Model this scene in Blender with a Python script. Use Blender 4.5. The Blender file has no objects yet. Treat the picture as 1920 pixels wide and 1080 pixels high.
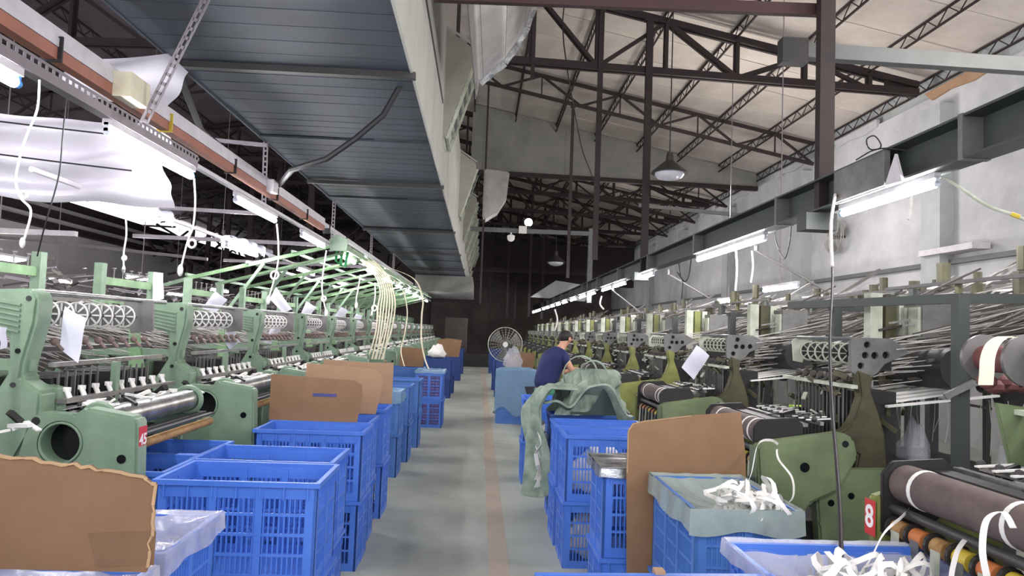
import bpy, bmesh, math, random
from mathutils import Vector, Matrix
random.seed(7)
PI = math.pi
C = bpy.context.scene.collection
scn = bpy.context.scene

# ------------------------------------------------------------------ camera
H = 1.6
pitch, yaw, roll = 0.05931, 0.04218, 0.037
cd = bpy.data.cameras.new('camera'); cam = bpy.data.objects.new('camera', cd); C.objects.link(cam)
cd.sensor_width = 36; cd.lens = 36 * 1350 / 1920; cd.clip_start = .05; cd.clip_end = 300
fw = Vector((math.sin(yaw) * math.cos(pitch), math.cos(yaw) * math.cos(pitch), math.sin(pitch)))
r0 = Vector((math.cos(yaw), -math.sin(yaw), 0)); u0 = r0.cross(fw)
R = r0 * math.cos(roll) + u0 * math.sin(roll); U = -r0 * math.sin(roll) + u0 * math.cos(roll)
cam.matrix_world = Matrix(((R.x, U.x, -fw.x, 0), (R.y, U.y, -fw.y, 0), (R.z, U.z, -fw.z, H), (0, 0, 0, 1)))
scn.camera = cam
# ------------------------------------------------------------------ world, exposure
w = bpy.data.worlds.new('world'); scn.world = w; w.use_nodes = True
w.node_tree.nodes['Background'].inputs[0].default_value = (.96, .96, 1, 1)
w.node_tree.nodes['Background'].inputs[1].default_value = 1.5
scn.view_settings.view_transform = 'Standard'; scn.view_settings.look = 'None'
scn.view_settings.exposure = 1.15; scn.view_settings.gamma = 1
scn.view_settings.use_curve_mapping = False
TUBE = 62.0      # emission of the fluorescent tubes
def ceiling_fill(x, y, z, p):  # added point light without a fixture, brightens the ceiling
    l = bpy.data.lights.new('ceiling_fill_light', 'POINT'); l.energy = p; l.shadow_soft_size = .5; l.color = (1, .95, .9)
    o = bpy.data.objects.new('ceiling_fill_light', l); o.location = (x, y, z); C.objects.link(o)
for x, y, z, p in ((4.6, 13.5, 4.2, 150), (4.8, 4.5, 4.2, 130), (4.4, 24, 4.2, 60)):
    ceiling_fill(x, y, z, p)

# ------------------------------------------------------------------ materials
def s2l(c): return tuple((v / 12.92 if v <= .04045 else ((v + .055) / 1.055) ** 2.4) for v in (x / 255 for x in c))
def mat(name, rgb, rough=.6, metal=0, var=.18, scale=6, bump=0.0, rgb2=None, emit=0, alpha=1, spec=.5):
    m = bpy.data.materials.new(name); m.use_nodes = True; nt = m.node_tree; b = nt.nodes['Principled BSDF']
    c = s2l(rgb); c2 = s2l(rgb2) if rgb2 else tuple(v * (1 - var) for v in c)
    b.inputs['Roughness'].default_value = rough; b.inputs['Metallic'].default_value = metal
    b.inputs['Specular IOR Level'].default_value = spec
    tc = nt.nodes.new('ShaderNodeTexCoord'); n = nt.nodes.new('ShaderNodeTexNoise')
    n.inputs['Scale'].default_value = scale; n.inputs['Detail'].default_value = 5; n.inputs['Roughness'].default_value = .65
    nt.links.new(tc.outputs['Object'], n.inputs['Vector'])
    r = nt.nodes.new('ShaderNodeValToRGB'); r.color_ramp.elements[0].position = .35; r.color_ramp.elements[1].position = .65
    r.color_ramp.elements[0].color = (*c2, 1); r.color_ramp.elements[1].color = (*c, 1)
    nt.links.new(n.outputs['Fac'], r.inputs['Fac']); nt.links.new(r.outputs['Color'], b.inputs['Base Color'])
    if bump:
        bp = nt.nodes.new('ShaderNodeBump'); bp.inputs['Strength'].default_value = bump; bp.inputs['Distance'].default_value = .01
        nt.links.new(n.outputs['Fac'], bp.inputs['Height']); nt.links.new(bp.outputs['Normal'], b.inputs['Normal'])
    if emit:
        b.inputs['Emission Color'].default_value = (*c, 1); b.inputs['Emission Strength'].default_value = emit
    if alpha < 1:
        out = nt.nodes['Material Output']; tr = nt.nodes.new('ShaderNodeBsdfTransparent'); mx = nt.nodes.new('ShaderNodeMixShader')
        mx.inputs[0].default_value = alpha
        nt.links.new(tr.outputs[0], mx.inputs[1]); nt.links.new(b.outputs[0], mx.inputs[2]); nt.links.new(mx.outputs[0], out.inputs['Surface'])
    return m
M = dict(
    floor=mat('concrete_floor', (168, 172, 162), .5, var=.22, scale=1.1, bump=.05, rgb2=(142, 146, 136)),
    strip=mat('worn_floor_stripe', (168, 154, 138), .6, var=.15, scale=3),
    wall=mat('plaster_wall', (190, 190, 192), .9, scale=.7, rgb2=(160, 160, 162)),
    pil=mat('plaster_pilaster', (168, 172, 172), .9, scale=2),
    wallleft=mat('left_wall', (185, 180, 180), .9, scale=.7),
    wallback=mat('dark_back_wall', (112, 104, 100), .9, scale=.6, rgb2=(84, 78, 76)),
    roof=mat('roof_sheet', (218, 208, 200), .85, scale=.6, rgb2=(184, 174, 166)),
    darkroof=mat('dark_purple_roof', (96, 86, 92), .9, scale=.6, rgb2=(70, 62, 68)),  # dark grey-purple tone for the left roof slope
    board=mat('gable_board', (146, 144, 140), .9, scale=.8, rgb2=(122, 122, 118)),
    truss=mat('rust_brown_steel', (46, 30, 30), .7, scale=5, rgb2=(30, 20, 22)),
    redbeam=mat('red_brown_steel', (56, 26, 28), .6, scale=3),
    greybeam=mat('grey_steel', (96, 98, 98), .6, scale=3),
    tray=mat('dark_grey_green_beam', (58, 64, 61), .55, scale=2),
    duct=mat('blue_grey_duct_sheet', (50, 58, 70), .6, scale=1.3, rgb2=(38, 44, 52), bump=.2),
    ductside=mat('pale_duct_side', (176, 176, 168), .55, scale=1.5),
    hood=mat('beige_hood', (158, 156, 144), .6, scale=3),
    silver=mat('silver_foil', (200, 202, 204), .28, .8, scale=9, rgb2=(120, 122, 124), bump=.6),
    lgreen=mat('loom_sage_green', (126, 149, 126), .45, scale=4, rgb2=(106, 129, 107)),
    creelgreen=mat('creel_bright_green', (132, 164, 122), .45, scale=4, rgb2=(100, 132, 94)),
    rgreen=mat('loom_dark_green', (112, 126, 92), .5, scale=4, rgb2=(90, 102, 74)),
    olive=mat('loom_olive_green', (134, 140, 76), .5, scale=4, rgb2=(104, 108, 60)),
    oliveedge=mat('worn_pale_edge', (178, 176, 120), .6, scale=9),
    headgrey=mat('head_grey_plate', (112, 112, 110), .55, scale=6, rgb2=(88, 88, 86)),
    olivedark=mat('oily_olive', (78, 76, 50), .6, scale=6, rgb2=(54, 50, 36)),
    black=mat('black_metal', (34, 32, 32), .5, scale=8),
    dark=mat('dark_grey_metal', (62, 60, 60), .5, .3, scale=10),
    mid=mat('mid_grey_metal', (120, 118, 116), .45, .5, scale=10),
    steel=mat('bright_steel', (190, 190, 188), .3, .85, scale=10, rgb2=(140, 140, 138)),
    rubber=mat('brown_grey_rubber', (96, 82, 78), .8, scale=14, rgb2=(80, 68, 66), bump=.2),
    wood=mat('worn_wood_roller', (168, 132, 84), .6, scale=16, rgb2=(128, 92, 52)),
    hole=mat('bore_black', (12, 14, 18), .25),
    white=mat('white_tape', (226, 224, 220), .7, scale=10, var=.1),
    cream=mat('cream_tape', (222, 214, 188), .7, scale=10, var=.1),
    yarn=mat('grey_yarn', (196, 192, 188), .8, scale=8, rgb2=(140, 136, 132)),
    darkyarn=mat('dark_yarn', (74, 70, 66), .8, scale=8),
    spoolbrown=mat('brown_tension_spool', (118, 100, 94), .7, scale=8),
    redbrown=mat('maroon_spool', (112, 66, 66), .7, scale=8),
    bobbin=mat('pale_canister', (190, 194, 178), .6, scale=6, rgb2=(150, 156, 138)),
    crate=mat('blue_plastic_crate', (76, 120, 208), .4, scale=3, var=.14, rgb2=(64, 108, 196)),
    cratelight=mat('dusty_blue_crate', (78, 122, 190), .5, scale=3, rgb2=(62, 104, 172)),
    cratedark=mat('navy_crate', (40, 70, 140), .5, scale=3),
    greenbin=mat('green_plastic_bin', (70, 140, 104), .4, scale=3),
    card=mat('cardboard', (140, 108, 80), .85, scale=1.6, rgb2=(122, 92, 66)),
    cardpale=mat('pale_cardboard', (166, 134, 106), .85, scale=1.6, rgb2=(150, 118, 92)),
    cardbrown=mat('dark_brown_cardboard', (118, 88, 64), .85, scale=1.6, rgb2=(104, 76, 54)),
    cardedge=mat('torn_cardboard_edge', (164, 134, 102), .9, scale=20),
    film=mat('clear_film', (225, 226, 238), .1, alpha=.3, scale=18, var=.15, bump=.5, spec=1),
    filmgrey=mat('grey_green_film', (172, 186, 180), .2, alpha=.6, scale=12, var=.15, bump=.4, spec=.9),
    filmblue=mat('milky_film', (150, 186, 214), .35, alpha=.38, scale=10, var=.2, bump=.8),
    sheet=mat('white_plastic_sheet', (216, 212, 222), .3, scale=1.2, var=.15, spec=.7),
    paper=mat('paper_tag', (222, 222, 234), .8, scale=3, var=.06),
    sack=mat('grey_green_sack_cloth', (150, 164, 148), .85, scale=7, rgb2=(104, 120, 108), bump=.8),
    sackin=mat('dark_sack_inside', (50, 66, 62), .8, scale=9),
    tube=mat('tube_light', (255, 252, 255), .5, emit=TUBE, var=0),
    tubecap=mat('tube_cap', (200, 205, 215), .5),
    blue=mat('blue_cap', (50, 110, 170), .5),
    lampbody=mat('white_lamp_channel', (205, 200, 204), .5, scale=6),
    perf=mat('grey_slotted_angle', (140, 132, 138), .45, .5, scale=9),
    orange=mat('orange_brown_channel', (160, 104, 86), .6, scale=5),
    cord=mat('dirty_white_cord', (216, 212, 208), .8, scale=30),
    cable=mat('black_cable', (30, 28, 32), .6),
    red=mat('red_label', (196, 50, 52), .5, var=.05),
    lettering=mat('label_lettering', (238, 234, 234), .6, var=.03),
    pink=mat('pink_tape_layers', (196, 120, 142), .7, scale=22, rgb2=(140, 84, 120)),
    navy=mat('navy_shirt', (30, 38, 88), .85, scale=9),
    trousers=mat('dark_trousers', (40, 40, 52), .9, scale=9),
    skin=mat('skin', (196, 146, 120), .6, scale=12, var=.06),
    hair=mat('dark_hair', (34, 28, 26), .7, scale=40),
    shoe=mat('dark_shoe', (40, 38, 38), .7),
    fanwire=mat('fan_wire', (170, 170, 160), .4, .5),
    yellow=mat('yellow_plastic', (200, 176, 60), .5), orangep=mat('orange_spool', (190, 112, 62), .6, scale=12),
    hoodsilver=mat('dull_silver_sheet', (150, 146, 144), .4, .5, scale=2, rgb2=(120, 116, 114)),
    glass=mat('lamp_glass', (225, 226, 236), .2, alpha=.75),
    lime=mat('lime_plastic', (150, 190, 60), .5), maroon=mat('maroon_cloth', (110, 56, 56), .9),
)

# ------------------------------------------------------------------ mesh builder
class MB:
    def __init__(s): s.v = []; s.f = []; s.sm = False
    def add(s, vs, fs):
        n = len(s.v); s.v += [tuple(p) for p in vs]; s.f += [tuple(i + n for i in f) for f in fs]; return s
    def box(s, x0, x1, y0, y1, z0, z1):
        return s.add([(x0, y0, z0), (x1, y0, z0), (x1, y1, z0), (x0, y1, z0), (x0, y0, z1), (x1, y0, z1), (x1, y1, z1), (x0, y1, z1)],
                     [(3, 2, 1, 0), (4, 5, 6, 7), (0, 1, 5, 4), (1, 2, 6, 5), (2, 3, 7, 6), (3, 0, 4, 7)])
    def bar(s, p, q, a, b=None, up=(0, 0, 1)):
        b = a if b is None else b; p = Vector(p); q = Vector(q); d = (q - p).normalized(); up = Vector(up)
        if abs(d.dot(up)) > .98: up = Vector((0, 1, 0))
        x = d.cross(up).normalized(); y = x.cross(d).normalized(); vs = []
        for c in (p, q):
            for i, j in ((-1, -1), (1, -1), (1, 1), (-1, 1)): vs.append(c + x * (i * a / 2) + y * (j * b / 2))
        return s.add(vs, [(0, 3, 2, 1), (4, 5, 6, 7), (0, 1, 5, 4), (1, 2, 6, 5), (2, 3, 7, 6), (3, 0, 4, 7)][::1] and
                     [(0, 1, 2, 3), (7, 6, 5, 4), (4, 5, 1, 0), (5, 6, 2, 1), (6, 7, 3, 2), (7, 4, 0, 3)])
    def cyl(s, p, q, r, n=12, r2=None):
        r2 = r if r2 is None else r2; p = Vector(p); q = Vector(q); d = (q - p).normalized()
        up = Vector((0, 0, 1)) if abs(d.z) < .9 else Vector((0, 1, 0)); x = d.cross(up).normalized(); y = x.cross(d).normalized()
        vs = []
        for c, rr in ((p, r), (q, r2)):
            for i in range(n):
                t = 2 * PI * i / n; vs.append(c + (x * math.cos(t) + y * math.sin(t)) * rr)
        fs = [(i, (i + 1) % n, n + (i + 1) % n, n + i) for i in range(n)] + [tuple(range(n))[::-1], tuple(range(n, 2 * n))]
        return s.add(vs, fs)
    def tube(s, pts, r, n=6):
        pts = [Vector(p) for p in pts]; vs = []; fs = []
        for k, c in enumerate(pts):
            d = (pts[min(k + 1, len(pts) - 1)] - pts[max(k - 1, 0)]).normalized()
            up = Vector((0, 0, 1)) if abs(d.z) < .9 else Vector((0, 1, 0)); x = d.cross(up).normalized(); y = x.cross(d).normalized()
            rr = r[k] if isinstance(r, (list, tuple)) else r
            for i in range(n):
                t = 2 * PI * i / n; vs.append(c + (x * math.cos(t) + y * math.sin(t)) * rr)
        for k in range(len(pts) - 1):
            for i in range(n): fs.append((k * n + i, k * n + (i + 1) % n, (k + 1) * n + (i + 1) % n, (k + 1) * n + i))
        fs += [tuple(range(n))[::-1], tuple(range((len(pts) - 1) * n, len(pts) * n))]
        return s.add(vs, fs)
    def ring(s, c, axis, R_, r, n=24, m=6):
        c = Vector(c); d = Vector(axis).normalized(); up = Vector((0, 0, 1)) if abs(d.z) < .9 else Vector((0, 1, 0)); x = d.cross(up).normalized(); y = x.cross(d)
        vs = []; fs = []
        for i in range(n):
            t = 2 * PI * i / n; e = x * math.cos(t) + y * math.sin(t)
            for j in range(m):
                a = 2 * PI * j / m; vs.append(c + e * (R_ + r * math.cos(a)) + d * (r * math.sin(a)))
        for i in range(n):
            for j in range(m): fs.append((i * m + j, ((i + 1) % n) * m + j, ((i + 1) % n) * m + (j + 1) % m, i * m + (j + 1) % m))
        return s.add(vs, fs)
    def sphere(s, c, r, n=10, sc=(1, 1, 1)):
        vs = []; fs = []; m = n // 2 + 1
        for i in range(m + 1):
            a = PI * i / m
            for j in range(n):
                t = 2 * PI * j / n; vs.append((c[0] + r * sc[0] * math.sin(a) * math.cos(t), c[1] + r * sc[1] * math.sin(a) * math.sin(t), c[2] + r * sc[2] * math.cos(a)))
        for i in range(m):
            for j in range(n): fs.append((i * n + j, (i + 1) * n + j, (i + 1) * n + (j + 1) % n, i * n + (j + 1) % n))
        return s.add(vs, fs)
    def strip(s, pts, wd, th=.0016):                      # flat ribbon: pts list, wd = width vector or list
        pts = [Vector(p) for p in pts]; vs = []; fs = []; n = len(pts)
        for k, c in enumerate(pts):
            wv = Vector(wd[k] if isinstance(wd, list) else wd); d = (pts[min(k + 1, n - 1)] - pts[max(k - 1, 0)]).normalized()
            nn = d.cross(wv).normalized() * th / 2
            vs += [c - wv / 2 - nn, c + wv / 2 - nn, c + wv / 2 + nn, c - wv / 2 + nn]
        for k in range(n - 1):
            for i in range(4): fs.append((4 * k + i, 4 * k + (i + 1) % 4, 4 * k + 4 + (i + 1) % 4, 4 * k + 4 + i))
        fs += [(3, 2, 1, 0), tuple(4 * (n - 1) + i for i in range(4))]
        return s.add(vs, fs)
    def grid(s, fn, nu, nv, th=.002):                     # thin sheet with thickness from fn(u,v)
        P = [[Vector(fn(i / nu, j / nv)) for j in range(nv + 1)] for i in range(nu + 1)]; vs = []; W = nv + 1
        top = []; bot = []
        for i in range(nu + 1):
            for j in range(nv + 1):
                a = P[min(i + 1, nu)][j] - P[max(i - 1, 0)][j]; b = P[i][min(j + 1, nv)] - P[i][max(j - 1, 0)]
                nn = a.cross(b); nn = nn.normalized() * th / 2 if nn.length > 1e-9 else Vector((0, 0, th / 2))
                top.append(P[i][j] + nn); bot.append(P[i][j] - nn)
        N = len(top); fs = []
        for i in range(nu):
            for j in range(nv):
                q = (i * W + j, (i + 1) * W + j, (i + 1) * W + j + 1, i * W + j + 1); fs.append(q); fs.append(tuple(N + t for t in q[::-1]))
        edge = [i * W for i in range(nu + 1)] + [nu * W + j for j in range(1, W)] + [i * W + nv for i in range(nu - 1, -1, -1)] + [j for j in range(nv - 1, -1, -1)]
        for a, b in zip(edge[:-1], edge[1:]): fs.append((b, a, N + a, N + b))
        s.sm = True
        return s.add(top + bot, fs)
    def plate(s, outer, y0, y1, holes=(), axis='y', bevel=0):
        bm = bmesh.new()
        def P(a, b, t): return (a, t, b) if axis == 'y' else ((t, a, b) if axis == 'x' else (a, b, t))
        es = []
        loops = [outer] + [[(cx + r * math.cos(2 * PI * k / n), cz + r * math.sin(2 * PI * k / n)) for k in range(n)] for cx, cz, r, n in [(h + (16,))[:4] for h in holes]]
        for L in loops:
            vv = [bm.verts.new(P(a, b, y0)) for a, b in L]
            for i in range(len(vv)): es.append(bm.edges.new((vv[i], vv[(i + 1) % len(vv)])))
        bmesh.ops.triangle_fill(bm, use_beauty=True, edges=es)
        r = bmesh.ops.extrude_face_region(bm, geom=bm.faces[:])
        vec = Vector(P(0, 0, y1 - y0))
        bmesh.ops.translate(bm, verts=[g for g in r['geom'] if isinstance(g, bmesh.types.BMVert)], vec=vec)
        bmesh.ops.recalc_face_normals(bm, faces=bm.faces[:])
        if bevel:
            ed = [e for e in bm.edges if len(e.link_faces) == 2 and e.calc_face_angle(0) > .5]
            bmesh.ops.bevel(bm, geom=ed, offset=bevel, segments=2, affect='EDGES', clamp_overlap=True)
        bm.verts.index_update()
        s.add([v.co[:] for v in bm.verts], [tuple(v.index for v in f.verts) for f in bm.faces]); bm.free(); return s
    def build(s, name, m, parent=None, smooth=False):
        me = bpy.data.meshes.new(name); me.from_pydata(s.v, [], s.f); me.update()
        me.materials.append(M[m] if isinstance(m, str) else m)
        if smooth or s.sm:
            me.polygons.foreach_set('use_smooth', [True] * len(me.polygons))
            try: me.set_sharp_from_angle(angle=math.radians(40))
            except Exception: pass
        o = bpy.data.objects.new(name, me); C.objects.link(o)
        if parent: o.parent = parent
        return o
def tag(o, label=None, cat=None, group=None, kind=None):
    if label: o['label'] = label
    if cat: o['category'] = cat
    if group: o['group'] = group
    if kind: o['kind'] = kind
    return o
def empty(name, loc=(0, 0, 0), rz=0):
    o = bpy.data.objects.new(name, None); o.empty_display_size = .1; o.location = loc; o.rotation_euler.z = rz; C.objects.link(o); return o
KIDS = {}
def copy_tree(o, parent=None):
    c = o.copy(); C.objects.link(c); c.parent = parent
    for ch in list(o.children): copy_tree(ch, c)
    return c
def part(mb, name, m, parent, smooth=False, stuff=False):
    o = mb.build(name, m, parent, smooth)
    if stuff: o['kind'] = 'stuff'
    return o
ORD = ['nearest', 'second', 'third', 'fourth', 'fifth', 'sixth', 'seventh', 'eighth', 'ninth', 'tenth', 'eleventh', 'twelfth', 'thirteenth',
       'fourteenth', 'fifteenth', 'sixteenth', 'seventeenth', 'eighteenth', 'nineteenth', 'twentieth', 'twenty-first', 'twenty-second', 'twenty-third', 'twenty-fourth']
def rnd(a, b): return random.uniform(a, b)

# ================================================================== SETTING
W = 8.0; WL = -14.0; YE = 44.0; Y0 = -3.0
def zroof(x): return (H + 4.9 + .2 * (W - x)) if x > -2 else (H + 6.9 - .2 * (-2 - x))
fl = MB().box(WL, W, Y0, YE, -.1, 0).build('floor', 'floor'); tag(fl, kind='structure')
st = MB().box(.12, .26, Y0, 30, 0, .002).build('trim_1', 'strip'); tag(st, kind='structure')
wr = MB().box(W, W + .2, Y0, YE, 0, H + 4.5).build('wall_right', 'wall'); tag(wr, kind='structure'); MB().box(W + .1, W + .2, Y0, YE, H + 4.5, H + 4.93).build('eaves_board', 'pil', wr)
for k in range(7):
    y = 1.2 + 5.3 * k + .05
    tag(MB().box(W - .25, W, y, y + .52, 0, H + 4.2).build('trim_%d' % (k + 3), 'pil'), kind='structure')
tag(MB().box(W - .1, W, Y0, YE, 3.0, 3.08).build('trim_2', 'greybeam'), kind='structure')
for k in range(9):                                         # plaster scraps in the gap under the roof
    y = 4 + k * 3.4
    MB().plate([(y, 6.05), (y + .5, 6.0), (y + 1.1, 6.06), (y + 1.6, 6.02), (y + 1.8, 6.2), (y, 6.2)], W - .05, W + .02, axis='x').build('plaster_scrap', 'cardpale' if k == 2 else 'wall', wr)
tag(MB().box(WL - .2, WL, Y0, YE, 0, 5.2).build('wall_left', 'wallleft'), kind='structure')
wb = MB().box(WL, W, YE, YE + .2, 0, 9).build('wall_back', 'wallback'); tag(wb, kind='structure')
ce = MB()
ce.plate([(W + .2, zroof(W + .2) + .06), (-2, zroof(-1.999) + .06), (WL - .2, zroof(WL - .2) + .06), (WL - .2, zroof(WL - .2) + .12), (-2, zroof(-1.999) + .12), (W + .2, zroof(W + .2) + .12)], Y0, YE)
ce = ce.build('ceiling', 'roof'); lr = MB().bar((-2.05, (Y0 + YE) / 2, zroof(-2.05) + .03), (WL + .1, (Y0 + YE) / 2, zroof(WL) + .03), YE - Y0 - .2, .02).build('dark_roof_layer', 'darkroof', ce); tag(ce, kind='structure')  # thin darker layer covers the left slope from below
PUR = [8.0, 6.85, 5.62, 4.4, 3.15, 2.0, .8, -.4, -1.6]
pm = None
for a, b in zip(PUR[:-1], PUR[1:]):
    for k in range(34):
        y = 3.4 + k * 1.15 + (.3 if int(a * 10) % 2 else 0)
        if pm is None:
            L = math.hypot(a - b, 0.2 * (a - b)); m_ = MB().box(-L / 2, L / 2, .015, 1.135, -.012, .012); pm = m_.build('roof_panel', 'roof', ce)
            o = pm
        else:
            o = pm.copy(); C.objects.link(o)
        xm = (a + b) / 2; o.location = (xm, y, zroof(xm) + .035 + rnd(-.006, .006)); o.rotation_euler = (rnd(-.006, .006), math.atan(.2), 0)
        o.scale.x = (a - b) / 1.15
def purlin(x, i):
    r = empty('roof_purlin', (x, 0, zroof(x) - .02))
    sl = 'left' if x < -2 else 'right'
    tag(r, ('rusty lattice roof purlin, %s from the right wall' % ORD[i]) if x > -2 else ('lattice purlin under the roof left of the duct, %s from the ridge' % ORD[i]), 'purlin', 'lattice purlins')
    part(MB().bar((0, 3, 0), (0, YE, 0), .035, .03), 'chord', 'truss', r); part(MB().bar((0, 3, -.2), (0, YE, -.2), .03, .03), 'chord', 'truss', r)
    w_ = MB(); y = 3
    while y < YE - .6:
        w_.bar((0, y, 0), (0, y + .26, -.2), .014); w_.bar((0, y + .26, -.2), (0, y + .52, 0), .014); y += .52
    part(w_, 'lacing', 'truss', r, stuff=True)
for i, x in enumerate(PUR): purlin(x, i)
for i, x in enumerate([-3.5, -5, -6.5, -8, -9.5, -11, -12.5]): purlin(x, i)

# trusses -----------------------------------------------------------
def truss(y, i):
    r = empty('roof_truss', (0, y, 0)); tag(r, 'dark red-brown steel roof truss, %s one counted along the hall from the camera' % ORD[i], 'truss', 'roof trusses')
    zb = lambda x: H + 4.61 + .028 * (7.8 - x) if x > -2 else H + 4.88 - .028 * (-2 - x)
    zt = lambda x: max(zroof(x) - .2, zb(x) + .05)
    xr, xl = 7.8, -13.8
    for dy in (-.06, .06):
        part(MB().bar((xr, dy, zb(xr)), (-2, dy, zb(-1.99)), .06, .12), 'bottom_chord', 'truss', r)
        part(MB().bar((-2, dy, zb(-2)), (xl, dy, zb(xl)), .06, .12), 'bottom_chord', 'truss', r)
        part(MB().bar((xr, dy, zt(xr)), (-2, dy, zt(-1.99)), .06, .11), 'top_chord', 'truss', r)
        part(MB().bar((-2, dy, zt(-2)), (xl, dy, zt(xl)), .05, .09), 'top_chord', 'truss', r)
    nodes = [6.9, 5.7, 4.45, 3.15, 1.9, .7, -.6, -2, -3.4, -4.7, -6, -7.3, -8.6, -9.9, -11.2, -12.4]
    for k, x in enumerate(nodes):
        for dy in (-.05, .05): part(MB().bar((x, dy, zb(x)), (x, dy, zt(x)), .06), 'vertical_strut', 'truss', r)
        if k < len(nodes) - 1:
            x2 = nodes[k + 1]
            p, q = ((x, zt(x)), (x2, zb(x2))) if k % 2 else ((x, zb(x)), (x2, zt(x2)))
            for dy in ((-.05, .05) if k % 3 else (0,)): part(MB().bar((p[0], dy, p[1]), (q[0], dy, q[1]), .065), 'diagonal_strut', 'truss', r)
    part(MB().plate([(7.8, zb(7.8) - .08), (7.2, zb(7.2) - .02), (7.2, zt(7.2)), (7.8, zt(7.8) + .1)], -.02, .02), 'gusset_plate', 'truss', r)
    return r
for i, y in enumerate([12.6, 21.2, 24.6, 28.4, 32.4, 36.6, 40.6]): truss(y, i)
def lattice(y, i, xr=7.9, xl=-13.5, lab='slim sloping lattice rafter'):
    r = empty('lattice_rafter', (0, y, 0)); tag(r, 'slim sloping lattice rafter under the pale roof, %s from the camera' % ORD[i], 'rafter', 'lattice rafters')
    zt = lambda x: zroof(x) - .12; zb = lambda x: zroof(x) - .62
    for f in (zt, zb):
        part(MB().bar((xr, 0, f(xr)), (-2, 0, f(-1.99)), .06, .08), 'chord', 'truss', r); part(MB().bar((-2, 0, f(-2)), (xl, 0, f(xl)), .05, .06), 'chord', 'truss', r)
    x = xr; k = 0
    while x > xl + 1:
        part(MB().bar((x, 0, zb(x)), (x - .95, 0, zt(x - .95)), .05), 'diagonal_strut', 'truss', r)
        part(MB().bar((x - .95, 0, zt(x - .95)), (x - 1.9, 0, zb(x - 1.9)), .05), 'diagonal_strut', 'truss', r)
        part(MB().bar((x - .95, 0, zt(x - .95)), (x - .95, 0, zb(x - .95)), .03), 'vertical_strut', 'truss', r); x -= 1.9
for i, y in enumerate([16.9, 23, 26.5, 30.5]): lattice(y, i)
# gable board above the hall
g = MB().plate([(8, H + 4.5), (8, zroof(8)), (-.45, zroof(-.45)), (-.45, H + 4.62)], 20.75, 20.8); g = g.build('wall_gable', 'board'); tag(g, kind='structure')
for x in (-.1, 2.3, 4.7, 7): MB().box(x - .012, x + .012, 20.73, 20.75, H + 4.6, zroof(x) - .02).build('board_joint', 'board', g)
tag(MB().bar((-.45, 20.7, H + 4.56), (8, 20.7, H + 4.44), .14, .12).build('gable_bottom_beam', 'truss'), 'dark steel beam along the foot of the grey gable board', 'beam')
# steel posts & beams
def post(x, y, z0, z1, a, lab, base=False, m='truss'):
    r = empty('steel_post', (x, y, z0)); tag(r, lab, 'post')
    h = z1 - z0
    part(MB().box(-a / 2, a / 2, -a * .35, a * .35, 0, h), 'shaft', m, r)
    if base: part(MB().box(-a * 1.5, a * .55, -.09, .09, -.14, 0), 'foot_plate', 'tray', r)
    part(MB().box(-a * .8, a * .8, -.05, .05, h - .04, h), 'cap_plate', m, r)
post(2.82, 5.83, 2.66, zroof(2.8) - .3, .125, 'thick dark red-brown post standing on the grey lighting beam near the camera', True)
post(2.82, 12.45, 2.7, zroof(2.8) - .3, .12, 'red-brown post rising from the lighting beam, second from the camera', True)
post(1.96, 12.5, 2.9, zroof(1.9) - .3, .09, 'slimmer red-brown post left of the second lighting beam post')
post(2.02, 16.9, 2.9, zroof(2) - .66, .07, 'thin dark hanger under the sloping lattice rafter')
post(-.02, 16.84, 2.2, zroof(0) - .3, .045, 'very thin rust-coloured rod beside the duct')
post(.75, 12.5, zroof(.7) - 1.9, zroof(.7) - .3, .07, 'short dark hanger beside the silver foil scoop')
for i, (x, y) in enumerate(((2.0, 30), (1.2, 33), (1.7, 36), (.9, 38), (2.8, 33), (.4, 35))):
    post(x, y, 2.2, zroof(x) - .03, .1, 'dark slim post in front of the far end wall, %s in depth' % ORD[i])
tag(MB().bar((-.5, 5.95, H + 2.80), (2.9, 5.95, H + 2.86), .06, .1).build('tie_beam', 'redbeam'), 'red-brown horizontal beam crossing at the top edge to the thick post', 'beam')
r = empty('cross_beam', (0, 6.12, 0)); tag(r, 'grey box beam running from the thick post to the right wall', 'beam')
part(MB().bar((2.6, 0, H + 2.56), (8, 0, H + 2.5), .1, .13), 'beam_body', 'greybeam', r); part(MB().box(2.55, 2.78, -.06, .06, H + 2.44, H + 2.66), 'end_box', 'dark', r)
tag(MB().bar((3.9, 18, H + 3.3), (7.9, 18, H + 3.1), .07, .09).build('cross_beam', 'greybeam'), 'slim grey beam below the gable board reaching the right wall', 'beam')

# lighting beam on the right ---------------------------------------------
r = empty('lighting_beam', (2.8, 0, 0)); tag(r, 'long dark grey steel beam carrying the tube lamps over the right machine row', 'beam')
part(MB().box(.04, .06, 1.0, 39, 2.69, 2.93), 'web', 'tray', r)
part(MB().box(-.08, .08, 1.0, 39, 2.925, 2.94), 'flange', 'tray', r); part(MB().box(-.08, .08, 1.0, 39, 2.68, 2.695), 'flange', 'tray', r)
for k in range(12): part(MB().box(-.085, .085, 3.95 + k * 2.6, 3.99 + k * 2.6, 2.675, 2.945), 'strap', 'mid', r)
r = empty('splice_box', (2.74, 5.0, 2.72)); tag(r, 'grey weathered plate clamped on the lighting beam above the first tube', 'plate')
part(MB().box(-.04, .0, -.28, .42, -.04, .2), 'plate_body', 'headgrey', r); part(MB().plate([(-.3, -.05), (-.42, .14), (-.5, -.06)], -.05, -.03, axis='x'), 'bracket', 'lampbody', r)

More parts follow.
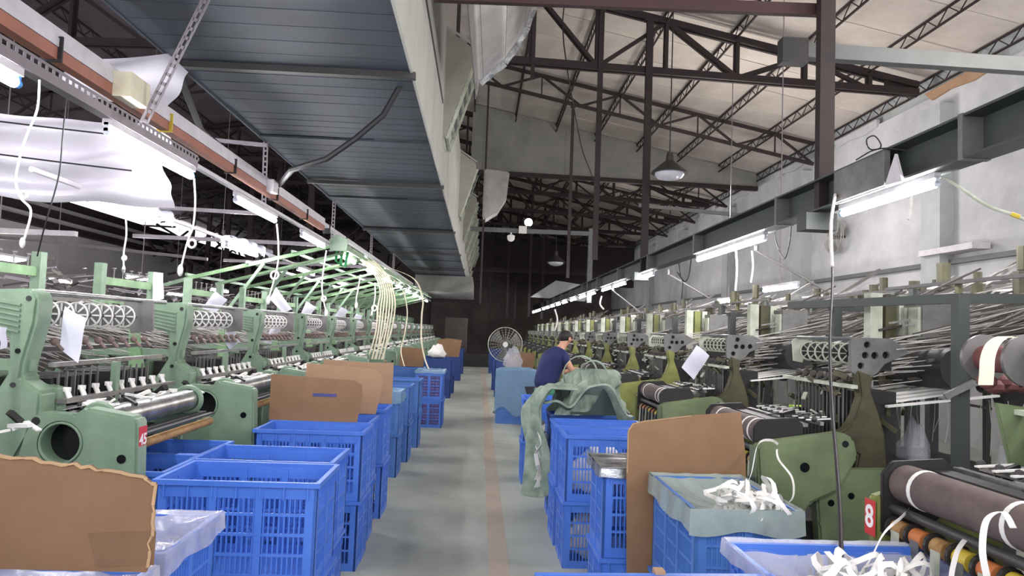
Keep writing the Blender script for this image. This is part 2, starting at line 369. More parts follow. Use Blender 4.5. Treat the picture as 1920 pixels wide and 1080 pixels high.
# tube lamps ---------------------------------------------------------------
def make_lamp(first=False):
    r = empty('tube_lamp')
    part(MB().cyl((0, .03, 0), (0, 1.17, 0), .024, 12), 'tube', 'tube', r, True)
    part(MB().box(-.022, .022, 0, 1.2, .035, .07), 'channel', 'lampbody', r)
    part(MB().cyl((0, 0, 0), (0, .035, 0), .02, 10).box(-.012, .012, 0, .02, 0, .05), 'end_cap', 'tubecap', r)
    part(MB().cyl((0, 1.165, 0), (0, 1.2, 0), .02, 10).box(-.012, .012, 1.18, 1.2, 0, .05), 'end_cap', 'blue', r)
    return r
LP = make_lamp(); used = [False]
def lamp(x, y, z, label, group, rx=0, drop=False):
    o = LP if not used[0] else copy_tree(LP); used[0] = True
    o.location = (x, y, z); o.rotation_euler = (rx, 0, 0); tag(o, label, 'lamp', group)
    if drop: part(MB().bar((0, .6, .07), (0, .6, zroof(x) - z - .02), .012), 'drop_rod', 'perf', o)
    return o
ry = [4.3, 7.0, 8.05, 11.65, 13.9, 15.4, 17.6, 19.2, 21.2, 23.4, 25.4, 27.4, 29.4, 31.4, 33.4, 35.4, 37.4]
for i, y in enumerate([1.6] + ry): lamp(2.8, y, 2.61, 'lit fluorescent tube under the right lighting beam, %s from the camera' % ORD[i], 'tubes under the right beam')
ly = [2.05, 4.0, 6.1, 8.35, 10.7, 13, 15.3, 17.6, 19.9, 22.2, 24.5, 27]
for i, y in enumerate(ly): lamp(-2.1, y, 2.615, 'lit fluorescent tube hung over the left machine row, %s from the camera' % ORD[i], 'tubes over the left row')
for i, y in enumerate([5.7, 8.8, 12.2, 15.5]): lamp(-3.1, y, 2.5, 'lit tube wrapped in torn plastic in the further left line, %s from the camera' % ORD[i], 'tubes of the further left line')
for i, (x, y) in enumerate([(-6.3, 9), (-6.3, 13), (-6.3, 17), (-9, 15), (-9, 21), (-6.3, 22)]): lamp(x, y, 2.3, 'small distant lit tube beyond the left creels, %s in depth' % ORD[i], 'distant tubes on the left', drop=True)
lamp(4.3, 9.6, 2.35, 'lit tube low behind the right machines below the lighting beam', None, drop=True); lamp(4.6, 12.6, 2.3, 'small lit tube far behind the right machines', None, drop=True)
lamp(5.0, 5.2, 2.15, 'lit tube above the right yarn creel nearest the wall', None, drop=True)

# slotted rail, orange channel on the left ------------------------------------
r = empty('slotted_angle', (-2.1, 0, 2.72)); tag(r, 'grey slotted steel angle carrying the left tubes with rows of oval holes', 'rail')
a = MB(); y = 1.9
a.box(.028, .032, 1.9, 5.2, 0, .014).box(.028, .032, 1.9, 5.2, .036, .05)
while y < 5.2:
    a.box(.028, .032, y, y + .02, .014, .036); y += .055
part(a, 'slotted_flange', 'perf', r, stuff=True)
part(MB().box(-.03, .032, 1.9, 5.2, -.035, 0), 'flange', 'perf', r)
part(MB().box(-.02, .02, 5.2, 30, -.03, 0), 'rail', 'lampbody', r)
r = empty('cable_channel', (-2.12, 0, 2.86)); tag(r, 'orange-brown channel with white top running above the left tubes', 'channel')
part(MB().box(-.03, .03, 1.8, 9.5, -.035, .025), 'channel_body', 'orange', r); part(MB().box(-.045, .035, 1.8, 22, .027, .07), 'cover', 'lampbody', r); part(MB().box(-.05, .03, 1.8, 9.5, .07, .12), 'wide_cover', 'lampbody', r)
for k in range(7):
    y = 3.5 + k * 1.25
    part(MB().box(-.05, .05, y, y + .012, -.045, .08), 'cable_tie', ('yellow' if k == 1 else 'cable'), r)
part(MB().box(.03, .13, 4.02, 4.25, -.04, .1), 'junction_box', 'cream', r); part(MB().box(.03, .1, 6.9, 7.05, -.02, .1), 'junction_box', 'lampbody', r)
def hanger(x0, z0, x1, z1, y, lab):
    r = empty('slotted_hanger', (x1, y, z1)); tag(r, lab, 'hanger'); d = Vector((x0 - x1, 0, z0 - z1)); L = d.length; d.normalize(); n = int(L / .06)
    m_ = MB()
    for k in range(n):
        p = d * (k * .06); q = d * (k * .06 + .06)
        for s in (-1, 1): m_.bar(p + Vector((s * .019, 0, 0)), q + Vector((s * .019, 0, 0)), .014, .004, up=(0, 1, 0))
        m_.bar(p, p + d * .02, .03, .004, up=(0, 1, 0))
    part(m_, 'slotted_face', 'perf', r, stuff=True); part(MB().bar((-.026, .012, 0), d * L + Vector((-.026, .012, 0)), .004, .03, up=(0, 1, 0)), 'flange', 'perf', r)
hanger(-1.62, 3.6, -1.98, 2.72, 4.18, 'grey slotted angle hanger dropping from the duct to the left tubes')
hanger(-2.44, 3.6, -2.42, 2.75, 7.95, 'grey slotted hanger at the left edge of the duct, second from the camera')
for i, y in enumerate((11.5, 15.5, 19.5)): hanger(-2.4, 3.6, -2.4, 2.75, y, 'thin slotted hanger at the left duct edge, %s of those further back' % ORD[i])
r = empty('hanger_bracket', (0, 7.95, 0)); tag(r, 'pale horizontal bracket from the slotted hanger leftward at the duct corner', 'bracket')
part(MB().bar((-2.42, 0, 3.54), (-3.15, 0, 3.58), .03, .04), 'arm', 'perf', r); part(MB().bar((-2.42, 0, 2.78), (-3.6, 0, 2.8), .03, .04), 'arm', 'perf', r)
for i, (y, z) in enumerate(((11.5, 2.85), (15.5, 2.85), (19.5, 2.85))):
    tag(MB().bar((-2.42, y, z), (-5.5, y, z + .02), .04, .06).build('cross_pipe', 'perf'), 'pale horizontal cross pipe left of the duct, %s from the camera' % ORD[i], 'pipe', 'cross pipes')
tag(MB().tube([(-3.1, 5, 2.58), (-3.1, 12, 2.57), (-3.1, 20, 2.57)], .022, 8).build('lamp_pipe', 'lampbody'), 'glossy white pipe carrying the plastic-wrapped tubes', 'pipe')

# white plastic sheets -----------------------------------------------------
def sheetA(u, v):
    x = -4.3 + 1.95 * u; z = 3.12 - .12 * u - (.62 - .05 * u) * v
    return (x + .03 * math.sin(v * 9), 5.35 + .05 * math.sin(v * 17 + u * 3) + .35 * v * (1 - .6 * u) - .08 * math.sin(u * 9), z + .015 * math.sin(u * 14 + v * 5))
tag(MB().grid(sheetA, 30, 26).build('plastic_sheet', 'sheet'), 'large glossy white plastic sheet sagging behind the nearest left tubes', 'sheet')
def sheetB(u, v):
    e = .16 * max(0, (u - .8) / .2)
    x = -3.05 + .82 * u; z = 3.58 - .10 * (1 - u) - e * (1 - v) - (.30 + .25 * u) * v
    return (x - .05 * v * u, 5.35 - .25 * v + .03 * math.sin(v * 8 + u * 4), z)
tag(MB().grid(sheetB, 20, 14).build('plastic_sheet', 'sheet'), 'smaller white plastic sheet taped under the left edge of the duct', 'sheet')
for i, (y, x, z) in enumerate(((5.65, -3.1, 2.6), (8.95, -3.1, 2.6))):      # torn plastic over the lamps
    def fn(u, v, y=y, x=x, z=z):
        a = (v - .5) * 3.6; rr = .07 + .02 * math.sin(u * 22 + v * 5)
        return (x + rr * math.sin(a) * 1.6, y + u * 1.3, z - .02 + rr * math.cos(a) * .8 - (.1 * abs(math.sin(u * 11)) if v > .93 else 0) - (.07 * abs(math.sin(u * 17)) if v < .07 else 0))
    tag(MB().grid(fn, 36, 14).build('torn_plastic', 'film'), 'torn milky plastic draped over the %s wrapped tube of the further left line' % ORD[i], 'plastic', 'torn plastic wraps')
for i, (z0, z1) in enumerate(((3.02, 2.86), (2.8, 2.62))):
    tag(MB().tube([(-4.4 + k * .24, 5.1 - .0 * k, z0 + (z1 - z0) * k / 8 - .012 * math.sin(PI * k / 8)) for k in range(9)], .006).build('line_cord', 'cable'), '%s dark cord stretched across the large white plastic sheet' % ('upper', 'lower')[i], 'cord')

# ================================================================== AIR DUCT
XL, XR, ZD, ZT = -2.45, -.6, 3.6, 5.62
d = empty('air_duct', (0, 0, ZD)); tag(d, 'huge blue-grey sheet metal air duct running down the hall overhead', 'duct')
y = 1.0; k = 0
while y < 37:
    L = [1.02, 1.25, .98, 1.3, 1.15][k % 5]; dz = .012 * ((k * 7) % 3)
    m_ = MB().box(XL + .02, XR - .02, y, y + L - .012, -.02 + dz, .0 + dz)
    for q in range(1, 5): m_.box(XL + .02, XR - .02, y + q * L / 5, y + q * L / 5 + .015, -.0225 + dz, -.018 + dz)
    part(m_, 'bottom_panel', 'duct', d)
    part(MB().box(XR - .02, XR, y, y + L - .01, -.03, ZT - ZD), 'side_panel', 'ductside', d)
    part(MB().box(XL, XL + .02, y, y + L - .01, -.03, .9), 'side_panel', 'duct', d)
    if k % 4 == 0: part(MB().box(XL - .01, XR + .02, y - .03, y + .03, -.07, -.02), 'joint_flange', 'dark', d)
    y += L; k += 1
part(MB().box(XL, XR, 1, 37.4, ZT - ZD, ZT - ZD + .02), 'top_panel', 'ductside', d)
part(MB().box(XR, XR + .01, 1, 9.2, .9, .94).box(XR, XR + .012, 4.2, 4.24, 0, 2), 'seam_strip', 'dark', d)
for i, y in enumerate((9.5, 16.2, 20.5, 23.6, 26.4, 29, 31.5, 34)):
    h = empty('outlet_hood', (0, y, 0)); h.parent = d; h.location = (0, y, -ZD)
    w_ = .75
    part(MB().plate([(-.6, 5.62), (-.25, 5.38), (-.22, 5.22), (-.56, 4.15), (-.6, 4.11)], 0, w_), 'hood_shell', 'hood', h)
    part(MB().bar((-.62, -.015, 5.66), (-.22, -.015, 5.4), .02, .03).bar((-.61, -.015, 5.6), (-.61, -.015, 4.12), .03, .02), 'hood_edge', 'ductside', h)
    gm = MB(); P0 = Vector((-.555, 0, 4.14)); P1 = Vector((-.212, 0, 5.24)); dd = P1 - P0
    fr = MB()
    for q in range(6):
        a0 = P0 + dd * (q / 6 + .03); a1 = P0 + dd * ((q + 1) / 6 - .02)
        nrm = Vector((dd.z, 0, -dd.x)).normalized() * .012
        if q: gm.add([a0 + nrm + Vector((0, .06, 0)), a1 + nrm + Vector((0, .06, 0)), a1 + nrm + Vector((0, w_ - .06, 0)), a0 + nrm + Vector((0, w_ - .06, 0))], [(0, 1, 2, 3)])
        fr.bar(a0 - dd * .02 + nrm + Vector((0, 0, 0)), a0 - dd * .02 + nrm + Vector((0, w_, 0)), .04, .03)
    fr.bar(P0 + Vector((.02, .02, 0)), P1 + Vector((.02, .02, 0)), .03, .04); fr.bar(P0 + Vector((.02, w_ - .02, 0)), P1 + Vector((.02, w_ - .02, 0)), .03, .04)
    part(fr, 'grille_frame', 'bobbin', h); part(gm, 'grille_opening', 'black', h)
# silver scoops
def scoop(y, lab, xs, zs, wd):
    r = empty('foil_scoop', (0, y, 0)); tag(r, lab, 'duct')
    pts = [(-.2 + .03, 4.5), (-.14, 4.7), (0, 4.84), (.16, 4.98), (.3, 5.2), (.42, 5.45), (.5, 5.75), (.52, 6.1)]
    def fn(u, v):
        t = u * (len(pts) - 1); k = min(int(t), len(pts) - 2); f = t - k
        x = pts[k][0] * (1 - f) + pts[k + 1][0] * f; z = pts[k][1] * (1 - f) + pts[k + 1][1] * f
        return (x * xs - .06 * v, v * wd, z + zs + .05 * v)
    part(MB().grid(fn, 28, 6, .01), 'curved_sheet', 'hoodsilver', r)
    for q in range(3): part(MB().bar(fn(.2 + .25 * q, 0), fn(.2 + .25 * q, 1), .012), 'sheet_seam', 'mid', r)
    e = MB()
    for k in range(14):
        a0 = fn(k / 14, 0); a1 = fn((k + 1) / 14, 0); e.bar((a0[0], -.012, a0[2]), (a1[0], -.012, a1[2]), .02, .13 + .015 * (k % 2), up=(0, 0, 1))
    part(e, 'edge_band', 'silver', r)
scoop(8.9, 'curved silver foil scoop hanging beside the nearest duct hood', 1, 0, -2.6)
r = empty('foil_box', (0, 16.6, 0)); tag(r, 'crumpled silver foil elbow hanging beside the second duct hood', 'duct')
part(MB().plate([(-.05, 5.35), (.55, 5.3), (.5, 4.7), (.3, 4.35), (.0, 4.15), (-.05, 4.2)], 0, .6, bevel=.03), 'elbow', 'hoodsilver', r)
r = empty('lower_duct', (0, 0, 0)); tag(r, 'lower crossing section of pale ribbed duct at the far end', 'duct')
part(MB().box(-2.5, -.35, 27, 33, 3.0, 3.57), 'duct_body', 'board', r)
for k in range(7): part(MB().box(-2.52, -.33, 27 + k * .98, 27.06 + k * .98, 2.95, 3.0), 'rib', 'mid', r)
# black cable slung under the duct
tag(MB().tube([(-2.45, 8.0, 3.05), (-2.2, 7.6, 3.0), (-1.7, 6.3, 2.93), (-1.35, 6.1, 3.0), (-1.1, 6, 3.16), (-.88, 6, 3.37), (-.66, 5.9, 3.75)], .026, 8).build('slung_cable', 'cable', smooth=True), 'thick black cable slung in an arc under the duct', 'cable')
tag(MB().tube([(-2.48, 5.7, 3.58), (-2.5, 6.3, 3.25), (-2.45, 7.2, 3.15), (-2.4, 8.2, 3.05)], .03, 8).build('slung_cable', 'cable'), 'black cable dropping along the left edge of the duct', 'cable')

# ================================================================== CRATES
CW, CD, CH = .70, .44, .448
def make_crate(m, solid=False):
    r = empty('plastic_crate'); t = .014
    def wall(L, mirror):                                   # wall in local: along x 0..L, thickness t, z
        m_ = MB(); n = 3 if L > .5 else 2
        m_.box(0, .05, 0, t, 0, CH - .02).box(L - .05, L, 0, t, 0, CH - .02)
        for z0, z1 in ((0, .05), (.125, .137), (.212, .224), (.299, .311), (.375, CH - .02)): m_.box(.05, L - .05, 0, t, z0, z1)
        gw = (L - .1) / n
        for g_ in range(n):
            x0 = .05 + g_ * gw
            if g_: m_.box(x0 - .016, x0 + .016, -.004, t + .003, .002, CH - .024)
            nb = 9 if L > .5 else 8
            for b in range(1, nb): m_.box(x0 + gw * b / nb - .0035, x0 + gw * b / nb + .0035, .002, t - .002, .05, .375)
        if solid: m_.box(.05, L - .05, t * .5, t * .8, .05, .375)
        for q in range(7): m_.box(.04 + (L - .08) * q / 6 - .004, .04 + (L - .08) * q / 6 + .004, -.009, 0, .375, CH - .02)
        return m_
    a = wall(CW, 0)
    o = part(a, 'crate_wall', m, r); o.location = (-CW / 2, -CD / 2, 0)
    o2 = o.copy(); C.objects.link(o2); o2.parent = r; o2.location = (CW / 2, CD / 2, 0); o2.rotation_euler.z = PI
    b = part(wall(CD, 0), 'crate_wall', m, r); b.location = (CW / 2, -CD / 2, 0); b.rotation_euler.z = PI / 2
    b2 = b.copy(); C.objects.link(b2); b2.parent = r; b2.location = (-CW / 2, CD / 2, 0); b2.rotation_euler.z = -PI / 2
    x, y = CW / 2 + .012, CD / 2 + .012; i = .022
    rm = MB().box(-x, x, -y, -y + i, CH - .022, CH).box(-x, x, y - i, y, CH - .022, CH).box(-x, -x + i, -y + i, y - i, CH - .022, CH).box(x - i, x, -y + i, y - i, CH - .022, CH)
    part(rm, 'rim', m, r); part(MB().box(-CW / 2 + t, CW / 2 - t, -CD / 2 + t, CD / 2 - t, 0, .012), 'crate_floor', m, r)
    return r
CR = {k: make_crate(k, s) for k, s in (('crate', False), ('cratelight', True), ('cratedark', True), ('greenbin', True))}
cused = {}
def crate(x, y, z, label, kind='crate', rz=0, group='stacked crates beside the aisle'):
    o = CR[kind] if kind not in cused else copy_tree(CR[kind]); cused[kind] = 1
    o.location = (x, y, z); o.rotation_euler.z = rz; tag(o, label, 'crate', group); return o
def stack(x, y, name, kind='crate', rz=0, n=2, group='stacked crates beside the aisle'):
    for k in range(n): crate(x + (rnd(-.008, .008) if k else 0), y, k * (CH + .002), ('upper' if k == n - 1 and n > 1 else 'lower') + ' ' + name, kind, rz + (rnd(-.012, .012) if k else 0), group)
T = 2 * (CH + .002)
stack(-1.24, 1.86, 'blue crate at the bottom left corner, holding up the torn cardboard')
stack(-1.27, 2.46, 'blue crate covered with clear film, behind the torn cardboard')
stack(-1.03, 3.47, 'bright blue open crate with slotted sides, nearest fully seen on the left')
stack(-1.08, 3.96, 'bright blue open crate directly behind the nearest open one on the left')
stack(-1.10, 5.04, 'bright blue crate in front of the first brown cardboard on the left')
stack(-1.13, 5.52, 'blue crate between the two large cardboard sheets on the left')
stack(-1.12, 6.35, 'blue crate hidden mostly by the tall pale cardboard on the left')
stack(-1.18, 8.0, 'dusty blue crate lined with film, left of the aisle after the cardboards', 'cratelight')
stack(-1.15, 8.9, 'dusty blue crate just behind the film-lined ones on the left', 'cratelight')
stack(-1.12, 9.95, 'dusty blue crate before the pink-filled one on the left', 'cratelight')
stack(-.78, 12.05, 'blue crate full of pink tape, left of the aisle', 'crate', PI / 2)
stack(-1.3, 12.9, 'dusty blue crate behind the pink-filled crates', 'cratelight')
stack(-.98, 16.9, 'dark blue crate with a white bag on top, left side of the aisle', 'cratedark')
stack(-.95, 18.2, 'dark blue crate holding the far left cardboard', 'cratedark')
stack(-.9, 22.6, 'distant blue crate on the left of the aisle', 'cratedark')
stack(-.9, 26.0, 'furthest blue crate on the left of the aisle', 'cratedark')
for k in range(2):
    crate(-1.77, 3.62 + k * .47, .0, 'lower blue crate under the nearest left loom, %s of the pair' % ('near', 'far')[k], 'crate', 0); crate(-1.77, 3.62 + k * .47, CH + .002, 'upper blue crate under the nearest left loom, %s of the pair' % ('near', 'far')[k], 'crate', 0)
# right
crate(.56, 1.93, 0, 'lower blue crate at the bottom edge right of the aisle', 'crate'); crate(.56, 1.93, CH + .002, 'upper blue crate cut by the bottom edge, with a strap over its rim', 'crate', .05)
stack(1.24, 2.28, 'blue crate with clear film in the lower right, holding white tape', 'crate')
stack(1.12, 3.3, 'blue crate with grey bag liner and white ribbon loops', 'cratelight', PI / 2)
stack(1.02, 3.98, 'narrow blue crate with crinkled foil cover beside the cardboard', 'crate')
stack(.97, 5.2, 'bright blue slotted crate with white bags inside, right of the aisle', 'crate')
stack(.96, 5.72, 'bright blue crate right behind the one with white bags', 'crate')
stack(1.0, 6.45, 'blue crate under the grey-green sack', 'crate')
stack(.84, 7.85, 'blue crate behind the hanging sack, nearer the aisle', 'crate')
stack(1.06, 8.75, 'green plastic bin beside the worker in navy', 'greenbin', group='green bins')
stack(.68, 12.7, 'film-wrapped blue crate below the round fan', 'cratelight')
stack(.72, 13.2, 'film-wrapped blue crate behind, supporting the small cardboard', 'cratelight')
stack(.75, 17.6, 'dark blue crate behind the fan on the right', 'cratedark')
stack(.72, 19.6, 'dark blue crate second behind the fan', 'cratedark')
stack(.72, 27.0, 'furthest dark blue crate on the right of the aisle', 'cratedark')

# liners: film sagging in a crate top with skirt over the rim
def liner(x, y, cw, cdp, z, m, label, sag=.1, skirt=.09, seed=1, cat='liner'):
    random.seed(seed); ph = [rnd(0, 6) for _ in range(8)]
    r = empty('crate_liner', (x, y, z)); tag(r, label, cat)
    def top(u, v):
        a = (u - .5) * 2; b = (v - .5) * 2; e = max(abs(a), abs(b)) ** 3
        th_ = math.atan2(b + .9, 1.15 - a); wr_ = .007 * math.sin(26 * th_ + ph[0]) + .005 * math.sin(47 * th_ + ph[1]) + .006 * math.sin(4 * a + 3 * b + ph[2])
        return (a * (cw / 2 + .016), b * (cdp / 2 + .016), .006 - sag * (1 - e) + wr_ * (1 - e * .8) + .004)
    part(MB().grid(top, 48, 40, .0012), 'liner_top', m, r)
    per = [(-1, -1), (1, -1), (1, 1), (-1, 1)]
    def sk(u, v):
        t = u * 4; k = min(int(t), 3); f = t - k; p, q = per[k], per[(k + 1) % 4]
        a = p[0] * (1 - f) + q[0] * f; b = p[1] * (1 - f) + q[1] * f; o_ = .018 + .004 * v + .003 * math.sin(u * 90 + ph[3])
        return (a * (cw / 2 + o_), b * (cdp / 2 + o_), .008 - v * skirt * (1 + .12 * math.sin(u * 37 + ph[4])))
    part(MB().grid(sk, 80, 4, .0015), 'liner_skirt', m, r)
    return r
liner(-1.24, 1.86, CW, CD, T, 'film', 'clear film over the crate below the torn cardboard', .05, .05, 1)
liner(-1.27, 2.46, CW, CD, T, 'film', 'stretched clear film over the crate beside the torn cardboard', .04, .07, 2)
liner(1.24, 2.28, CW, CD, T, 'film', 'clear plastic liner in the lower right crate', .12, .05, 3)
liner(1.12, 3.3, CD, CW, T, 'filmgrey', 'grey-green bag liner folded over the ribbon-filled crate', .09, .10, 4)
liner(1.02, 3.98, CW, CD, T, 'silver', 'crinkled silver cover on the narrow crate beside the cardboard', -.01, .05, 5)
liner(-1.18, 8.0, CW, CD, T, 'filmblue', 'milky film over the dusty blue crates left of the aisle', .06, .12, 6)
liner(.68, 12.7, CW, CD, T, 'filmblue', 'milky film wrapped over the crates below the fan', -.05, .7, 7)
liner(-.78, 12.05, CD, CW, T, 'filmblue', 'thin film over the pink-filled crates', .03, .04, 8)
def bag(x, y, z, s, label, m='white', seed=3, cat='bag'):
    random.seed(seed); bm = bmesh.new(); bmesh.ops.create_icosphere(bm, subdivisions=3, radius=1)
    ph = [rnd(0, 6) for _ in range(4)]
    for v in bm.verts:
        c = v.co; n = 1 + .14 * math.sin(7 * c.x + ph[0]) * math.sin(6 * c.y + ph[1]) + .1 * math.sin(11 * c.z + 5 * c.x + ph[2])
        v.co = Vector((c.x * s[0] * n, c.y * s[1] * n, max(c.z, -.6) * s[2] * n * (1 + (.5 if c.z > .85 else 0))))
    zmin = min(v.co.z for v in bm.verts)
    for v in bm.verts: v.co.z -= zmin
    me = bpy.data.meshes.new('bag'); bm.to_mesh(me); bm.free(); me.materials.append(M[m]); me.polygons.foreach_set('use_smooth', [True] * len(me.polygons))
    o = bpy.data.objects.new('plastic_bag', me); C.objects.link(o); o.location = (x, y, z); tag(o, label, cat); return o
bag(-.98, 16.9, T, (.2, .16, .14), 'white knotted bag on the dark crate far left', 'white', 3)
bag(.6, 12.75, T + .03, (.16, .15, .17), 'pale plastic bag on the film-wrapped crates below the fan', 'film', 4)
bag(.92, 5.2, CH + .02, (.24, .13, .16), 'white bags showing through the upper slotted crate on the right', 'white', 5)
bag(.92, 5.2, .013, (.24, .13, .2), 'white bags showing through the lower slotted crate on the right', 'white', 6)
# pink tape filling
for k in range(2):
    m_ = MB()
    for q in range(9):
        for j in range(4): m_.box(-.18 + j * .09, -.1 + j * .09, -.3 + rnd(-.01, .01), .3, .015 + q * .046, .052 + q * .046)
    o = m_.build('pink_tape_fill', 'pink'); o.location = (-.78, 12.05, k * (CH + .002)); tag(o, 'layers of pink tape filling the %s crate left of the aisle' % ('lower', 'upper')[k], 'tape', kind='stuff')

# cardboard sheets ----------------------------------------------------------
def cardboard(pts, y, label, m='card', th=.006, torn=False, rx=0, lean=0, rz=0):
    cx = sum(p[0] for p in pts) / len(pts); z0 = min(p[1] for p in pts)
    r = empty('cardboard_sheet', (cx, y, z0), rz); tag(r, label, 'cardboard'); r.rotation_euler = (lean, 0, rz)
    P = [(a - cx, b - z0) for a, b in pts]
    part(MB().plate(P, 0, th), 'face_sheet', m, r)
    return r, P
def torn(a, b, n, j, seed):
    random.seed(seed); out = []
    for k in range(n):
        t = k / n; out.append((a[0] + (b[0] - a[0]) * t + rnd(-j, j), a[1] + (b[1] - a[1]) * t + rnd(-j, j)))
    return out
P_ = [(-1.62, .915), (-.872, .915)] + torn((-.868, .93), (-.858, 1.12), 9, .005, 5) + torn((-.862, 1.15), (-.90, 1.175), 4, .004, 6) + torn((-.91, 1.178), (-1.62, 1.26), 34, .006, 7)
r, P = cardboard(P_, 2.02, 'large brown cardboard sheet with torn top edge in the left foreground', 'cardbrown', .007)
m_ = MB(); random.seed(8)
for k in range(2, len(P) - 1):
    a, b = P[k], P[k + 1]; m_.bar((a[0], -.001, a[1] - .003), (b[0], -.002 - rnd(0, .003), b[1] - .003), .008, rnd(.003, .008))
part(m_, 'torn_edge', 'cardedge', r, stuff=True)
part(MB().plate([(-.3 + .42, .10), (-.3 + .6, .11), (-.3 + .6, .02), (-.3 + .45, .01)], -.0012, 0), 'stain_patch', mat('card_stain', (104, 78, 56), .9), r)
r, P = cardboard([(-1.49, .9), (-.86, .9), (-.83, 1.1), (-.84, 1.17), (-.89, 1.2), (-1.2, 1.212), (-1.49, 1.225)], 5.29, 'brown cardboard with a blue printed bar, first on the left stack')
part(MB().box(.0 - .12 + .02, .05 + .02, -.0015, 0, .175, .197), 'printed_bar', mat('blue_print', (70, 74, 130), .8), r)
cardboard([(-1.38, .9), (-.80, .9), (-.76, 1.1), (-.76, 1.2), (-.82, 1.255), (-1.2, 1.275), (-1.36, 1.285)], 5.8, 'taller pale cardboard sheet behind the printed one on the left', 'cardpale')
cardboard([(-1.4, .9), (-.77, .9), (-.77, 1.27), (-1.0, 1.265), (-1.4, 1.28)], 6.6, 'third pale brown cardboard sheet showing at the right behind the tall one', 'cardpale')
cardboard([(-1.4, .9), (-.98, .9), (-.97, 1.23), (-1.4, 1.24)], 12.9, 'small brown cardboard behind the pink-filled crates')
cardboard([(-1.05, .9), (-.5, .9), (-.44, 1.32), (-.8, 1.36), (-1.05, 1.3)], 18.0, 'far brown cardboard standing in the dark crates on the left', 'card')
r, P = cardboard([(.80, .02), (1.42, .02), (1.39, 1.0), (1.36, 1.225), (1.1, 1.20), (.86, 1.165), (.80, 1.15), (.775, 1.11), (.775, .9)], 3.69, 'large smooth brown cardboard sheet standing between the right crates')
part(MB().plate([(P[4][0], P[4][1]), (P[5][0], P[5][1]), (P[6][0], P[6][1]), (P[7][0], P[7][1]), (P[8][0], P[8][1]), (P[8][0] + .007, P[8][1]), (P[7][0] + .007, P[7][1] - .002), (P[6][0] + .004, P[6][1] - .006), (P[5][0], P[5][1] - .006), (P[4][0], P[4][1] - .006)], -.003, 0), 'worn_edge', 'cardedge', r)
cardboard([(.5, .9), (1.0, .9), (1.02, 1.2), (.75, 1.22), (.5, 1.15)], 13.25, 'creased brown cardboard by the fan on the right', 'card')
# strap on rim bottom
tag(MB().box(.545, .575, 2.145, 2.185, T - .1, T + .008).build('strap', 'cardpale'), 'beige strap over the rim of the crate at the bottom edge', 'strap')

# sack -----------------------------------------------------------------------
def sack_fn(u, v):
    a = u * 2 * PI; rr = .22 + .05 * math.sin(3 * a + 1) + .03 * math.sin(5 * a)
    hgt = .38 * (1 - v) ** .8; s = 1.05 - .55 * (1 - v) + .1 * math.sin(6 * v + 2 * a)
    f = 1 + .10 * math.sin(11 * a + 7 * v) * v + .07 * math.sin(17 * a - 11 * v)
    return (rr * s * f * math.cos(a) * 1.3 + .06 * (1 - v), rr * s * f * math.sin(a), hgt + (.035 * math.sin(4 * a + 5 * v) + .025 * math.sin(9 * a + 13 * v)) * (1 - abs(2 * v - 1)))
r = empty('cloth_sack', (.95, 6.4, T + .005)); tag(r, 'grey-green crumpled cloth sack slumped over the blue crates on the right', 'sack')
part(MB().grid(sack_fn, 90, 28, .005), 'sack_body', 'sack', r)
def flap(u, v):                                          # falls over the aisle side
    x = -.12 - .30 * min(1, v * 2.5) - .05 * math.sin(v * 5); z = .22 + .04 * math.sin(u * 6) - (.0 if v < .25 else (v - .25) * 1.22)
    f = (.045 * math.sin(u * 17 + v * 2) + .025 * math.sin(u * 31 - v * 6)) * min(1, v * 2)
    return (x + f - .04 * u * v * 2 + .06 * v * math.sin(u * 8), -.42 + .62 * u + .1 * v * (u - .5), z + .05 * math.sin(u * 9 + 1) * v)
part(MB().grid(flap, 44, 26, .006), 'hanging_flap', 'sack', r)
def lip(u, v):
    x = .36 - .75 * u; z = .02 + .27 * math.sin(PI * min(1, u * 1.35)) ** 2 * (1 - .4 * u) + .1 * u - .15 * v * (1 - u)
    return (x, -.34 - .05 * math.sin(u * 9) + .12 * v, z - .02 * math.sin(u * 20))
part(MB().grid(lip, 30, 6, .02), 'rolled_lip', 'sack', r)
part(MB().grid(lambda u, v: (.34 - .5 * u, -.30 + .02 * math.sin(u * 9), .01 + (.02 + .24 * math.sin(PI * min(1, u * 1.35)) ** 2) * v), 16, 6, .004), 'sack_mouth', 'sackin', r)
for q, (hx, hr) in enumerate(((-.05, .15), (.05, .12))):
    m_ = MB().strip([(hx + hr * math.cos(PI * t / 14), -.05 - .1 * q, .33 + hr * 1.1 * math.sin(PI * t / 14)) for t in range(-2, 17)], (.012, .022, .01), .005); m_.sm = True; part(m_, 'sack_handle', 'sack', r)
m_ = MB()
for k in range(5):
    c = (-.42 + .02 * k, -.34 + .09 * k, -.42 + .05 * math.sin(k * 2)); m_.strip([(c[0] + .03 * math.sin(t * 2 + k), c[1] + .03 * math.cos(t * 3), c[2] + .28 - t * .09) for t in range(6)], (.03, .02, .01), .004)
part(m_, 'torn_strips', 'white', r, stuff=True)

